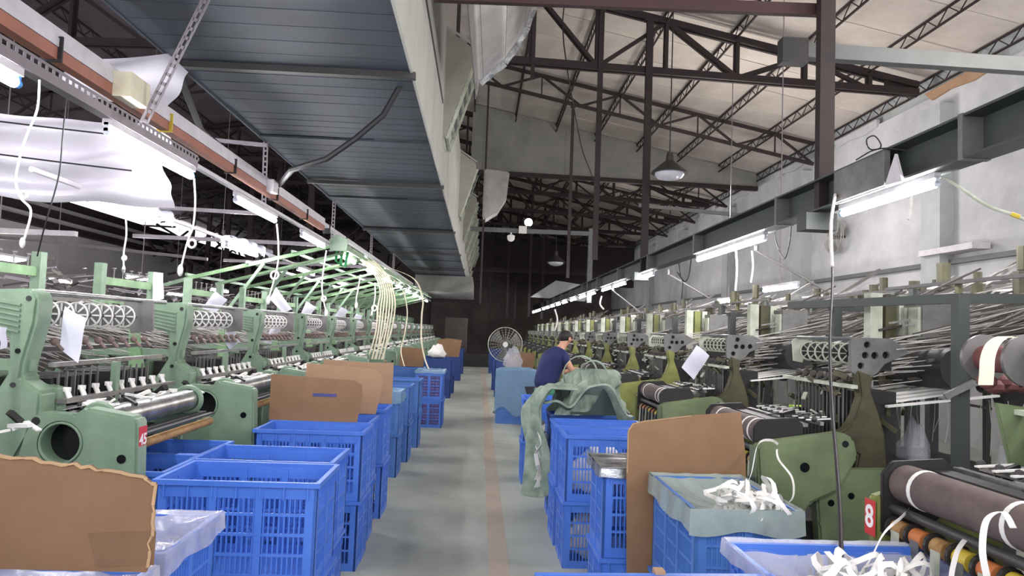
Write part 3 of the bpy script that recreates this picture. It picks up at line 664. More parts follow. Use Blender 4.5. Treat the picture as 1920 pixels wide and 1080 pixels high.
# ================================================================== RIBBON LOOPS
def ribbon_path(c, R_, n, seed, turns=1.0, tilt=0):
    random.seed(seed); a0 = rnd(0, 6); pts = []; ws = []
    for k in range(n + 1):
        t = a0 + 2 * PI * turns * k / n
        rr = R_ * (1 + .2 * math.sin(2 * t + seed))
        p = Vector((rr * math.cos(t), .35 * rr * math.sin(2 * t) + .01 * k / n, rr * math.sin(t)))
        p = Matrix.Rotation(tilt, 3, 'X') @ Matrix.Rotation(seed * 1.3, 3, 'Z') @ p
        pts.append(Vector(c) + p); ws.append(Matrix.Rotation(tilt, 3, 'X') @ Matrix.Rotation(seed * 1.3, 3, 'Z') @ Vector((0, .02, 0)))
    return pts, ws
def pile(x, y, z, sx, sy, n, label, m='white', seed=0, rr=.062):
    m_ = MB(); random.seed(seed); specs = [(rnd(-sx, sx), rnd(-sy, sy), rnd(0, .04), rnd(rr * .7, rr * 1.3), rnd(.5, 1.5)) for _ in range(n)]
    for k, (a, b, c, R_, tl) in enumerate(specs):
        p, w_ = ribbon_path((a, b, c + R_ * abs(math.cos(tl))), R_, 22, seed * 50 + k + 1, 1.3, tl); m_.strip(p, w_, .0015)
    m_.sm = True; o = m_.build('ribbon_pile', m); o.location = (x, y, z); tag(o, label, 'ribbon', kind='stuff'); return o
pile(1.2, 3.12, T - .06, .1, .12, 34, 'tangled pile of white ribbon in the grey-lined crate', 'white', 1)
pile(1.27, 2.26, T - .10, .16, .1, 30, 'tangled pile of white ribbon in the lower right film-lined crate', 'white', 2)
def ribbon(pts, wv, label, m='white', name='ribbon', th=.0016, sub=8):
    P = [Vector(p) for p in pts]; out = []
    for k in range(len(P) - 1):
        p0, p1, p2, p3 = P[max(k - 1, 0)], P[k], P[k + 1], P[min(k + 2, len(P) - 1)]
        for q in range(sub):
            t = q / sub; out.append(.5 * ((2 * p1) + (-p0 + p2) * t + (2 * p0 - 5 * p1 + 4 * p2 - p3) * t * t + (-p0 + 3 * p1 - 3 * p2 + p3) * t ** 3))
    out.append(P[-1]); mb = MB().strip(out, wv, th); mb.sm = True
    return tag(mb.build(name, m), label, 'ribbon')
ribbon([(1.52, 3.6, 1.08), (1.42, 3.45, 1.12), (1.30, 3.3, 1.12), (1.24, 3.22, 1.0), (1.18, 3.15, .93), (1.22, 3.1, .9)], (.012, .016, .01), 'white ribbon arching from the loom down into the grey-lined crate')
ribbon([(1.50, 3.55, 1.06), (1.43, 3.4, 1.08), (1.40, 3.3, 1.05), (1.44, 3.25, .98), (1.42, 3.2, .9), (1.34, 3.15, .875)], (.014, .014, .0), 'second white ribbon curling beside the arching one')
ribbon([(1.6, 2.62, 1.0), (1.5, 2.5, 1.0), (1.38, 2.4, .97), (1.3, 2.34, .9), (1.24, 2.3, .86)], (.008, .012, .01), 'white ribbon running from under the front roller to the lower right crate')
ribbon([(1.56, 2.25, 1.0), (1.46, 2.15, .98), (1.41, 2.1, .9), (1.41, 2.05, .8), (1.42, 2.02, .7)], (.0, .022, .0), 'broad white ribbon looping down at the right edge')
for i in range(7):                                       # pale bundle hanging further down the left row
    x = -1.62 + .035 * i; ribbon([(x - .36, 11.7, 2.66), (x - .1, 11.65, 2.4), (x, 11.6, 2.15), (x - .01 + .01 * i, 11.5, 1.9), (x + .004 * (i - 3), 11.4, 1.5), (x - .1 + .03 * (i % 3), 11.3, 1.08)], (.022, .01, 0), 'pale pink-white ribbon of the bundle hanging over the left crates, %s from the left' % ['first', 'second', 'third', 'fourth', 'fifth', 'sixth', 'seventh'][i], 'cream', sub=5)
ribbon([(-1.9, 12.4, 2.68), (-1.2, 12.35, 2.45), (-1.0, 12.3, 2.1), (-.99, 12.2, 1.8), (-.97, 12.1, 1.4), (-.9, 12.05, 1.1), (-.82, 12.0, .92)], (.025, .01, 0), 'single pale ribbon dropping into the pink-filled crate', 'cream')
ribbon([(-1.9, 12.5, 2.66), (-1.4, 12.35, 2.3), (-1.25, 12.3, 1.9), (-1.26, 12.2, 1.5), (-1.3, 12.1, 1.2), (-1.22, 12.0, .95)], (.018, .01, 0), 'thin pale ribbon left of the single one above the pink crate', 'cream')

# ================================================================== LEFT LOOMS (sage green)
def left_loom(body='lgreen'):
    r = empty('ribbon_loom', (0, 0, 0)); X = lambda x: x + 2.0
    def PL(pts): return [(X(a), b) for a, b in pts]
    prof = PL([(-1.47, .12), (-1.48, .7), (-1.50, 1.13), (-1.515, 1.155), (-1.735, 1.19), (-1.785, 1.155), (-1.95, 1.165), (-1.985, 1.11), (-2.02, .95), (-2.02, .12)])
    a = part(MB().plate(prof, 0, .10, holes=[(X(-1.83), 1.03, .088, 28)], bevel=.012), 'side_frame', body, r, True)
    part(MB().cyl((X(-1.83), .085, 1.03), (X(-1.83), .099, 1.03), .094, 24), 'bore', 'hole', a)
    part(MB().ring((X(-1.83), .002, 1.03), (0, 1, 0), .09, .006, 24), 'bore_rim', body, a)
    for (hx, hz, hr) in ((-1.56, .97, .020), (-1.94, 1.125, .018), (-1.56, .5, .02)): part(MB().cyl((X(hx), -.003, hz), (X(hx), .004, hz), hr, 14), 'bolt_hole', 'hole', a)
    part(MB().plate([(X(-1.80), .12), (X(-1.80), .9), (X(-1.7), .98), (X(-1.72), 1.08), (X(-1.95), 1.13), (X(-2.02), .12)], 1.22, 1.28, bevel=.01), 'far_frame', body, r, True)
    # head column
    head = PL([(-2.02, .95), (-1.93, 1.14), (-1.93, 1.25), (-2.02, 1.31), (-2.015, 1.38), (-1.975, 1.56), (-1.97, 1.67), (-2.0, 1.71), (-2.2, 1.70), (-2.3, 1.62), (-2.28, 1.56), (-2.09, 1.50), (-2.075, 1.34), (-2.13, 1.24), (-2.22, 1.12), (-2.22, .95)])
    h = part(MB().plate(head, 0, .13, bevel=.014), 'head_column', body, r, True)
    m_ = MB()
    for k in range(6):
        z = 1.675 - k * .024; m_.bar((X(-2.25 + k * .014), -.004, z - .01), (X(-2.04), -.004, z - .04), .012, .009)
    part(m_, 'casting_ribs', body, h)
    for hx, hz in ((-2.01, 1.665), (-2.04, 1.43), (-2.05, 1.28)): part(MB().cyl((X(hx), -.004, hz), (X(hx), .004, hz), .012, 12), 'bolt_hole', 'hole', h)
    part(MB().plate(PL([(-1.93, 1.26), (-1.92, 1.14), (-2.1, 1.06), (-2.1, 1.3)]), .13, .2, bevel=.006), 'side_wing', body, r)
    # rollers
    s = part(MB().cyl((X(-1.735), .12, 1.115), (X(-1.735), 1.16, 1.115), .062, 22), 'steel_roller', 'steel', r, True)
    for y in (.13, 1.15): part(MB().ring((X(-1.735), y, 1.115), (0, 1, 0), .075, .016, 22), 'roller_bearing', body, r, True)
    part(MB().cyl((X(-1.62), .1, .985), (X(-1.62), 1.2, .985), .024, 14), 'wooden_roller', 'wood', r, True)
    part(MB().box(X(-1.68), X(-1.64), .1, 1.2, 1.02, 1.045).box(X(-1.62), X(-1.59), .1, 1.2, 1.03, 1.04), 'guide_bar', 'dark', r)
    part(MB().cyl((X(-1.85), .1, 1.14), (X(-1.85), 1.3, 1.14), .02, 10), 'guide_roller', 'mid', r, True)
    # head pipe and discs
    part(MB().cyl((X(-2.06), .13, 1.70), (X(-2.06), 1.5, 1.70), .014, 10), 'top_pipe', 'steel', r, True)
    part(MB().cyl((X(-2.06), .13, 1.60), (X(-2.06), 1.12, 1.60), .008, 8), 'disc_shaft', 'mid', r)
    d0 = None
    for k in range(7):
        if d0 is None:
            dm = MB().cyl((0, 0, 0), (0, .016, 0), .062, 18)
            d0 = part(dm, 'disc_wheel', 'mid', r); w0 = MB()
            for q in range(8):
                t = q * PI / 4; w0.bar((.016 * math.cos(t), -.002, .016 * math.sin(t)), (.055 * math.cos(t), -.002, .055 * math.sin(t)), .009, .003, up=(0, 1, 0))
            w0.ring((0, 0, 0), (0, 1, 0), .06, .005, 18, 4); part(w0, 'spokes', 'white', d0); dk = d0
        else:
            dk = copy_tree(d0, r)
        dk.location = (X(-2.06), .22 + k * .125, 1.60)
    part(MB().plate(PL([(-1.98, 1.70), (-1.97, 1.52), (-2.1, 1.5), (-2.16, 1.7)]), 1.15, 1.165), 'bracket_plate', 'mid', r)
    # spring / spool row
    t0 = None
    for k in range(8):
        if t0 is None: t0 = part(MB().sphere((0, 0, 0), .02, 8).cyl((0, 0, 0), (.04, .0, -.04), .009, 6), 'tension_spool', 'spoolbrown', r, True); tk = t0
        else: tk = t0.copy(); C.objects.link(tk); tk.parent = r
        tk.location = (X(-2.0), .2 + k * .13, 1.47)
    part(MB().box(X(-2.10), X(-2.06), .13, 1.3, 1.42, 1.44), 'spool_rail', 'dark', r)
    part(MB().box(X(-1.98), X(-1.95), .13, 1.3, 1.355, 1.375), 'shelf_rail', 'steel', r)
    # heald boxes
    for k in range(2):
        m_ = MB(); y = .16 + k * .56
        for q in range(8): m_.box(X(-2.24), X(-1.98), y + q * .055, y + q * .055 + .02, 1.02, 1.30)
        m_.box(X(-2.24), X(-1.98), y, y + .42, 1.0, 1.03)
        part(m_, 'heald_pack', ('black', 'dark')[k], r)
        m_ = MB()
        for q in range(6): m_.bar((X(-1.965), y + .03 + q * .07, 1.02), (X(-1.965), y + .03 + q * .07, 1.33), .008)
        part(m_, 'heald_rods', 'mid', r)
    part(MB().plate([(.10, 1.05), (.36, 1.1), (.30, 1.34), (.10, 1.34)], X(-2.27), X(-2.25), axis='x'), 'guard_plate', body, r)
    part(MB().box(X(-1.93), X(-1.9), .60, .64, 1.12, 1.36), 'upright_bar', body, r)
    # shuttle bar and knobs
    part(MB().box(X(-1.93), X(-1.88), .12, 1.3, 1.19, 1.21), 'reed_beam', 'mid', r)
    k0 = None
    for k in range(9):
        if k0 is None: k0 = part(MB().cyl((0, 0, 0), (-.02, .0, .045), .012, 8).box(-.03, 0, -.008, .008, .03, .05), 'reed_hook', 'white', r); kk = k0
        else: kk = k0.copy(); C.objects.link(kk); kk.parent = r
        kk.location = (X(-1.9), .18 + k * .125, 1.21)
    random.seed(11); m_ = MB()
    for k in range(34):
        y = rnd(.15, 1.28); x = X(rnd(-2.05, -1.74)); m_.bar((x, y, 1.15 + rnd(0, .04)), (x + rnd(.03, .1), y + rnd(-.05, .05), 1.15 + rnd(0, .05)), rnd(.01, .03), rnd(.006, .02))
    part(m_, 'reed_clutter', 'white', r, stuff=True); m_ = MB()
    for k in range(50):
        y = rnd(.15, 1.28); x = X(rnd(-2.2, -1.76)); z = rnd(1.1, 1.2); m_.bar((x, y, z), (x + rnd(-.06, .1), y + rnd(-.05, .05), z + rnd(-.03, .05)), rnd(.01, .035), rnd(.006, .03))
    part(m_, 'reed_fittings', 'black', r, stuff=True)
    part(MB().strip([(X(-1.9), .18, 1.16), (X(-1.8), .2, 1.185), (X(-1.72), .2, 1.182)], (0, .1, 0)), 'loose_tape', 'white', r)
    # rear body
    part(MB().box(X(-2.75), X(-2.0), .14, 1.3, .82, .90), 'rear_table', 'dark', r)
    part(MB().box(X(-2.7), X(-2.05), .2, 1.26, .15, .8), 'gear_case', 'black', r)
    for y in (.02, 1.32): part(MB().box(X(-2.9), X(-2.82), y, y + .06, 0, 1.4), 'rear_post', body, r)
    for z in (.9, 1.34): part(MB().box(X(-2.86), X(-2.0), .04, .08, z, z + .05), 'side_rail', body, r)
    part(MB().box(X(-2.9), X(-2.84), .02, 1.38, 1.34, 1.39), 'rear_rail', body, r)
    part(MB().plate(PL([(-2.3, 1.52), (-2.22, 1.1), (-2.7, 1.1), (-2.7, 1.2), (-2.34, 1.2), (-2.36, 1.52)]), .02, .05), 'window_frame', 'creelgreen', r)
    m_ = MB(); random.seed(13)
    for k in range(30):
        y = .2 + k * .037; z = rnd(1.38, 1.56); m_.bar((X(-2.1), y, z - .02), (X(-2.9), y + rnd(-.03, .03), z + rnd(-.03, .25)), .006, .004)
    part(m_, 'warp_yarn', 'yarn', r, stuff=True); m_ = MB()
    for k in range(24):
        y = .2 + k * .045; z = rnd(1.22, 1.42); m_.bar((X(-2.24), y, z), (X(-2.95), y + rnd(-.05, .05), z + rnd(-.05, .12)), rnd(.006, .02), .006)
    part(m_, 'warp_bars', 'mid', r, stuff=True); m_ = MB()
    for k in range(12):
        y = .2 + k * .09; m_.bar((X(-2.3), y, 1.3), (X(-2.8), y, 1.5), .02, .02)
    part(m_, 'dark_warp_bars', 'darkyarn', r, stuff=True)
    # goalpost
    for y in (.62, 1.5): part(MB().box(X(-2.93), X(-2.87), y, y + .07, 1.0, 2.0), 'goal_post', 'lgreen', r)
    part(MB().box(X(-2.91), X(-2.89), .62, 1.57, 1.84, 1.90), 'goal_bar', 'creelgreen', r); part(MB().box(X(-2.91), X(-2.89), .62, 1.57, 1.7, 1.72), 'goal_bar', 'creelgreen', r)
    p0 = None
    for k in range(6):
        if p0 is None: p0 = part(MB().cyl((0, 0, 0), (0, 0, .07), .005, 6).cyl((0, 0, .07), (0, 0, .08), .016, 8), 'peg', 'mid', r); pk = p0
        else: pk = p0.copy(); C.objects.link(pk); pk.parent = r
        pk.location = (X(-2.9), .72 + k * .14, 1.9)
    part(MB().box(X(-2.95), X(-2.85), .75, 1.4, 1.55, 1.62), 'goal_tray', 'dark', r)
    return r
LL = left_loom()
def loom_label(r, lab, cat='loom', group=None): tag(r, lab, cat, group)
NL = 17
ls = [LL] + [copy_tree(LL) for _ in range(NL)]
for i, o in enumerate(ls):
    o.location = (-2.0, 1.65 + 1.645 * i, 0)
    loom_label(o, 'sage green ribbon loom at the left edge, mostly outside the frame' if i == 0 else ('sage green ribbon loom in the left row, %s whole one from the camera' % ORD[i - 1] if i > 1 else 'nearest whole sage green ribbon loom, with the red number plate'), 'loom', 'looms of the left row')
for ch in list(ls[0].children):
    if ch.name.split('.')[0] in ('steel_roller', 'roller_bearing', 'wooden_roller', 'guide_bar', 'far_frame', 'guide_roller'): bpy.data.objects.remove(ch)
def text(s, size, m, name='lettering', ext=.0006):
    cu = bpy.data.curves.new(name, 'FONT'); cu.body = s; cu.size = size; cu.extrude = ext; cu.align_x = 'CENTER'; cu.align_y = 'CENTER'; cu.offset = size * .02
    o = bpy.data.objects.new(name, cu); C.objects.link(o); bpy.context.view_layer.update(); me = bpy.data.meshes.new_from_object(o)
    bpy.data.objects.remove(o); me.materials.clear(); me.materials.append(M[m]); o = bpy.data.objects.new(name, me); C.objects.link(o); return o
# number plate 45 on the front edge (facing the aisle)
np_ = part(MB().box(0, .003, -.036, .036, -.07, .05), 'number_plate', 'red', ls[1]); np_.location = (.498 + .004, .05, 1.06); np_['label'] = 'red number plate reading 45'
t = text('45', .07, 'lettering'); t.parent = np_; t.location = (.0045, 0, -.01); t.rotation_euler = (PI / 2, 0, PI / 2)
# left creels: yarn racks behind
def left_creel():
    r = empty('yarn_creel', (0, 0, 0)); random.seed(21)
    for x in (-.55, .55):
        for y in (.1, 1.45): part(MB().box(x - .025, x + .025, y, y + .05, 0, 1.72), 'creel_post', 'lgreen', r)
    for z in (.6, 1.0, 1.4, 1.7):
        for x in (-.55, .55): part(MB().box(x - .015, x + .015, .1, 1.5, z, z + .03), 'creel_rail', 'mid', r)
    m_ = MB(); m2 = MB(); m3 = MB()
    for k in range(46):
        x, y, z = rnd(-.6, .6), rnd(.1, 1.45), rnd(1.0, 1.95); m_.bar((x, y, z), (x + rnd(-.4, .4), y + rnd(-.2, .2), z + rnd(-.12, .14)), rnd(.01, .03), rnd(.01, .025))
    for k in range(36):
        x, y, z = rnd(-.6, .6), rnd(.1, 1.45), rnd(.9, 1.85); m2.cyl((x, y, z), (x + rnd(-.05, .05), y + .1, z + rnd(0, .04)), rnd(.03, .07), 9)
    for k in range(30):
        x, y, z = rnd(-.6, .6), rnd(.1, 1.45), rnd(1.2, 2.0); m3.bar((x, y, z), (x + rnd(-.5, .5), y + rnd(-.1, .1), z + rnd(-.08, .08)), .012, .01)
    part(m_, 'rack_bars', 'darkyarn', r, stuff=True); part(m2, 'yarn_spools', 'dark', r, stuff=True); part(m3, 'guide_rods', 'perf', r, stuff=True)
    return r
LC = left_creel(); cs = [LC] + [copy_tree(LC) for _ in range(31)]
for i, o in enumerate(cs):
    row = i // 16; k = i % 16
    o.location = (-3.75 - 2.4 * row, 3.2 + 1.645 * k * (1.1 if row else 1), 0); o.rotation_euler.z = 0
    tag(o, 'cluttered yarn creel behind the left looms, %s, %s from the camera' % (('first line', 'second line')[row], ORD[k]), 'creel', 'yarn creels on the left')
# far rows of looms on the left
for i in range(12):
    o = copy_tree(LL); o.location = (-8.2 if i % 2 else -9.5, 7 + i * 2.1, 0); o.rotation_euler.z = PI if i % 2 else 0
    tag(o, 'distant sage green loom beyond the creels on the left, %s in depth' % ORD[i], 'loom', 'distant left looms')
# green creel canopy over the left row
r = empty('green_canopy', (-2.0, 0, 2.7)); tag(r, 'long light green ridge frame with sloping rafters over the far left looms', 'frame')
part(MB().bar((0, 9.9, .02), (0, 27, .1), .05, .07).bar((.12, 9.9, -.05), (.12, 27, .02), .03, .04), 'ridge_beam', 'creelgreen', r)
part(MB().plate([(-.08, -.1), (.14, -.1), (.16, .06), (.0, .12), (-.1, .05)], 9.85, 9.9), 'end_plate', 'lgreen', r)
for k in range(15):
    y = 10 + k * 1.15
    part(MB().bar((0, y, 0), (-2.05, y, -.56), .05, .05), 'rafter', 'lgreen' if k % 2 else 'creelgreen', r)
    part(MB().bar((0, y + .35, -.08), (-1.7, y + .35, -.58), .025, .03), 'rafter', 'creelgreen', r)
    part(MB().bar((-1.0, y, -.3), (-1.55, y, -1.1), .04, .04), 'brace', 'lgreen', r)
    if k % 2 == 0: part(MB().bar((-2.0, y, -.55), (-2.0, y, -2.7), .05, .05), 'leg', 'lgreen', r)
for x, z in ((-.6, -.13), (-1.2, -.3), (-2.0, -.5)): part(MB().bar((x, 9.9, z), (x, 27, z + .06), .03, .04), 'purlin_bar', 'lgreen', r)
part(MB().bar((-2.0, 9.95, -.56), (-3.2, 9.95, -.95), .05, .05), 'rafter', 'lgreen', r)
m_ = MB(); random.seed(5)
for k in range(70):
    y = rnd(10, 25); x = rnd(-.35, .1); m_.bar((x, y, .03), (x + rnd(-.15, .15), y + rnd(-.2, .2), .03 + rnd(-.1, .09)), rnd(.01, .04), rnd(.01, .03))
part(m_, 'tied_scraps', 'white', r, stuff=True)
tag(MB().tube([(-2.02, 10.4, 2.66), (-2.03, 10.38, 2.45), (-1.96, 10.35, 2.42), (-1.94, 10.38, 2.64)], .022, 8).tube([(-2.1, 10.4, 2.66), (-2.1, 10.38, 2.5), (-2.06, 10.35, 2.48)], .02, 8).build('green_strap', mat('bright_green_strap', (46, 150, 84), .5), smooth=True), 'bright green strap knotted at the near end of the canopy ridge', 'strap')

# pull cords with knots ---------------------------------------------------
def cordobj(pts, rad, label, loop=None, bulb=None, m='cord'):
    r = empty('pull_cord', pts[0]); tag(r, label, 'cord', 'pull cords of the lamps'); o0 = Vector(pts[0])
    P = [Vector(p) - o0 for p in pts]; Q = []
    for k in range(len(P) - 1):
        p0, p1, p2, p3 = P[max(k - 1, 0)], P[k], P[k + 1], P[min(k + 2, len(P) - 1)]
        for q in range(6):
            t = q / 6; Q.append(.5 * ((2 * p1) + (-p0 + p2) * t + (2 * p0 - 5 * p1 + 4 * p2 - p3) * t * t + (-p0 + 3 * p1 - 3 * p2 + p3) * t ** 3))
    Q.append(P[-1]); part(MB().tube(Q, rad, 6), 'cord_length', m, r, True)
    if loop: c, R_ = loop; part(MB().ring(Vector(c) - o0, (.2, 1, 0), R_, rad * 1.3, 16, 6), 'knot_loop', m, r, True)
    if bulb: part(MB().sphere(Vector(bulb[0]) - o0, bulb[1], 8, (.75, .75, 1.6)), 'pull_handle', m, r, True)
def px(u, v, Y):                                           # place of a point measured off the photograph at depth Y
    d = fw * 1350 + R * (u - 960) + U * (540 - v); return Vector((0, 0, H)) + d * (Y / d.y)
for i, (Y, pts, lp, bb) in enumerate([
    (3.3, [(74, 150), (70, 205), (50, 255), (36, 300), (30, 342), (40, 372), (58, 395), (48, 440)], (46, 366, .016), (42, 455, .016)),
    (5.2, [(364, 335), (366, 380), (362, 425), (352, 452)], (360, 457, .028), (338, 507, .028)),
    (7.3, [(519, 420), (522, 460), (520, 500)], (515, 516, .04), (503, 563, .03)),
    (9.6, [(612, 470), (606, 510), (604, 545)], (607, 560, .03), (612, 588, .035)),
    (12, [(676, 515), (671, 545), (668, 560)], None, (668, 573, .04)),
    (14, [(703, 530), (703, 560)], (702, 578, .05), (697, 588, .03)),
    (6.0, [(236, 405), (237, 440), (232, 475)], (233, 484, .016), (232, 505, .02))]):
    P = [px(u, v, Y) for u, v in pts]
    if bb: P.append(px(bb[0], bb[1], Y))
    cordobj(P, .0035 + .0011 * Y * .6, 'knotted dirty white pull cord on the left, %s' % ['nearest, thick and wavy', 'second, with a small knot and handle', 'third, with a round loop', 'fourth, with a double knot', 'fifth, short with a blob end', 'sixth, with a loop below', 'thin one from the wrapped further lamp'][i],
            (px(lp[0], lp[1], Y), lp[2]) if lp else None, (px(bb[0], bb[1], Y), bb[2]) if bb else None)
for i, (Y, pts) in enumerate([(8, [(1380, 470), (1382, 505), (1379, 545)]), (4.1, [(1709, 365), (1708, 390), (1703, 412)]), (15, [(1128, 555), (1125, 570), (1132, 580)]), (8.9, [(1410, 470), (1412, 500), (1408, 530)]), (20, [(1040, 580), (1045, 600), (1040, 620)])]):
    cordobj([px(u, v, Y) for u, v in pts], .0055 + .0008 * Y, 'white pull cord hanging under the right beam lamps, %s' % ['below the second lit tube', 'short one under the nearest tube', 'knotted one at the far tubes', 'beside the second tube', 'bundle above the worker'][i])
# cables
def cable(name, pts, rad, label, m='cable', cat='cable'):
    P = [Vector(p) for p in pts]; Q = []
    for k in range(len(P) - 1):
        p0, p1, p2, p3 = P[max(k - 1, 0)], P[k], P[k + 1], P[min(k + 2, len(P) - 1)]
        for q in range(6):
            t = q / 6; Q.append(.5 * ((2 * p1) + (-p0 + p2) * t + (2 * p0 - 5 * p1 + 4 * p2 - p3) * t * t + (-p0 + 3 * p1 - 3 * p2 + p3) * t ** 3))
    Q.append(P[-1]); return tag(MB().tube(Q, rad, 8).build(name, m, smooth=True), label, cat)
cable('hanging_cable', [px(1566, 365, 5.4), px(1558, 420, 5.0), px(1561, 520, 4.4), px(1556, 640, 3.8), px(1560, 760, 3.3), px(1568, 860, 2.9), px(1575, 960, 2.6), px(1578, 1070, 2.4)], .008, 'long dark cable hanging from the first right tube into the lower right crate')
cable('hanging_cable', [px(1566, 365, 5.36), px(1558, 420, 4.97), px(1560, 500, 4.5)], .011, 'white upper sleeve of the long cable under the first right tube', 'cord')
cable('lamp_cable', [px(1770, 333, 4.2), px(1800, 352, 4.1), px(1850, 385, 4), px(1900, 403, 3.9), px(1960, 430, 3.8)], .009, 'grey lamp cable with a yellow tape sagging to the right edge', 'bobbin')
cable('tape_wrap', [px(1896, 401, 3.89), px(1912, 407, 3.87)], .013, 'yellow tape wrapped on the sagging lamp cable', 'yellow', 'tape')
cable('curled_wire', [px(1605, 300, 4.9), px(1630, 285, 4.9), px(1652, 275, 4.8), px(1640, 255, 4.8), px(1625, 262, 4.8), px(1632, 280, 4.8), px(1660, 278, 4.7), px(1700, 282, 4.6)], .005, 'thin wire curled in a loop on top of the lighting beam')
cable('beam_cable', [px(1452, 425, 7.6), px(1456, 455, 7.6), px(1470, 485, 7.5), px(1480, 455, 7.4), px(1484, 415, 7.3)], .008, 'dark cable looping below the lighting beam beside the thick post')
cable('beam_cable', [px(1272, 490, 11.6), px(1276, 520, 11.6), px(1280, 530, 11.5), px(1278, 560, 11.5)], .012, 'dark knotted cable below the lighting beam further back')
cable('beam_cable', [px(1296, 485, 11), px(1292, 515, 11), px(1284, 528, 11), px(1270, 510, 11)], .01, 'second dark cable crossing the knotted one')
cable('loose_wire', [px(128, 150, 4), px(118, 250, 4), px(110, 330, 4), px(85, 420, 4), px(70, 480, 4.2)], .004, 'thin black wire dropping behind the nearest left tube')
cable('loose_wire', [px(1175, 20, 12), px(1058, 10, 12.0), px(1085, 250, 14), px(1110, 330, 16), px(1125, 380, 18)], .012, 'thin dark wire hanging slackly from the roof trusses')
for i, (a, b, Y) in enumerate([((1418, 470), (1600, 575), 8.6), ((1255, 515), (1330, 560), 12.5), ((1150, 545), (1200, 585), 16.5)]):
    p = px(*a, Y); q = px(*b, Y - .4); tag(MB().cyl(p, q, .014, 8).build('support_rod', 'mid'), 'slanting grey support rod right of the lighting beam, %s' % ORD[i], 'rod', 'support rods')
    tag(MB().cyl(p, px(a[0], a[1] - 10, Y), .03, 8).build('rod_clip', 'mid'), 'clip joining slanting rod to the lighting beam, %s' % ORD[i], 'clip', 'rod clips')
tag(MB().tube([(-14 + .5, 9, 2.75), (-9, 8.6, 2.62), (-5, 8.4, 2.42), (-3.2, 8.5, 2.3)], .02, 6).build('cable_line', 'perf'), 'sagging pale cable line across the back left', 'cable')
tag(MB().box(-5.9, -4.7, 8.45, 8.52, 2.50, 2.56).build('dim_lamp_tube', 'lampbody'), 'unlit white tube fitting on the sagging line at the left', 'lamp')

# papers ------------------------------------------------------------------
def paper(c4, Y, label, ink=False):
    P = [px(u, v, Y + dy) for (u, v), dy in zip(c4, (0, .03, .05, .0))]
    def fn(u, v): return P[0].lerp(P[1], u).lerp(P[3].lerp(P[2], u), v) + Vector((0, -.018 * math.sin(PI * u) * (1 - v) - .006 * math.sin(v * 6), 0))
    o = MB().grid(fn, 8, 8, .0012).build('paper_tag', 'paper'); tag(o, label, 'paper', 'paper tags')
    if ink:
        for k in range(6):
            a = fn(.2, .15 + k * .12); b = fn(.2 + .5, .15 + k * .12); MB().bar(a + Vector((0, -.002, 0)), b + Vector((0, -.002, 0)), .002, .002).build('printed_line', 'yarn', o)
for c4, Y, l in [([(122, 574), (163, 597), (146, 681), (110, 653)], 3.5, 'white paper tag hung in front of the nearest left loom head'),
                 ([(288, 510), (306, 512), (307, 560), (285, 568)], 5.6, 'narrow white paper on the left creel goalpost'),
                 ([(404, 546), (427, 562), (405, 586), (378, 578)], 6.3, 'white paper tag above the third left head'),
                 ([(427, 595), (452, 640), (430, 655), (420, 640)], 6.2, 'greyish paper tag below the second disc row on the left'),
                 ([(518, 538), (548, 580), (530, 586), (505, 560)], 8, 'paper tag beside the third pull cord'),
                 ([(512, 608), (530, 612), (508, 645), (494, 642)], 7.6, 'curled paper on the fourth left loom'),
                 ([(575, 565), (593, 576), (578, 596), (562, 592)], 9.4, 'paper tag above the fifth left head'),
                 ([(640, 575), (652, 582), (642, 600), (624, 596)], 11, 'bluish paper tag above the sixth left head'),
                 ([(668, 588), (680, 592), (674, 604), (660, 600)], 12.6, 'small paper tag above the seventh left head'),
                 ([(1306, 647), (1330, 667), (1301, 712), (1278, 689)], 5.0, 'white square paper tag hung before the second right loom head'),
                 ([(0, 612), (13, 614), (12, 652), (0, 655)], 3.1, 'white paper at the far left edge')]: paper(c4, Y, l)

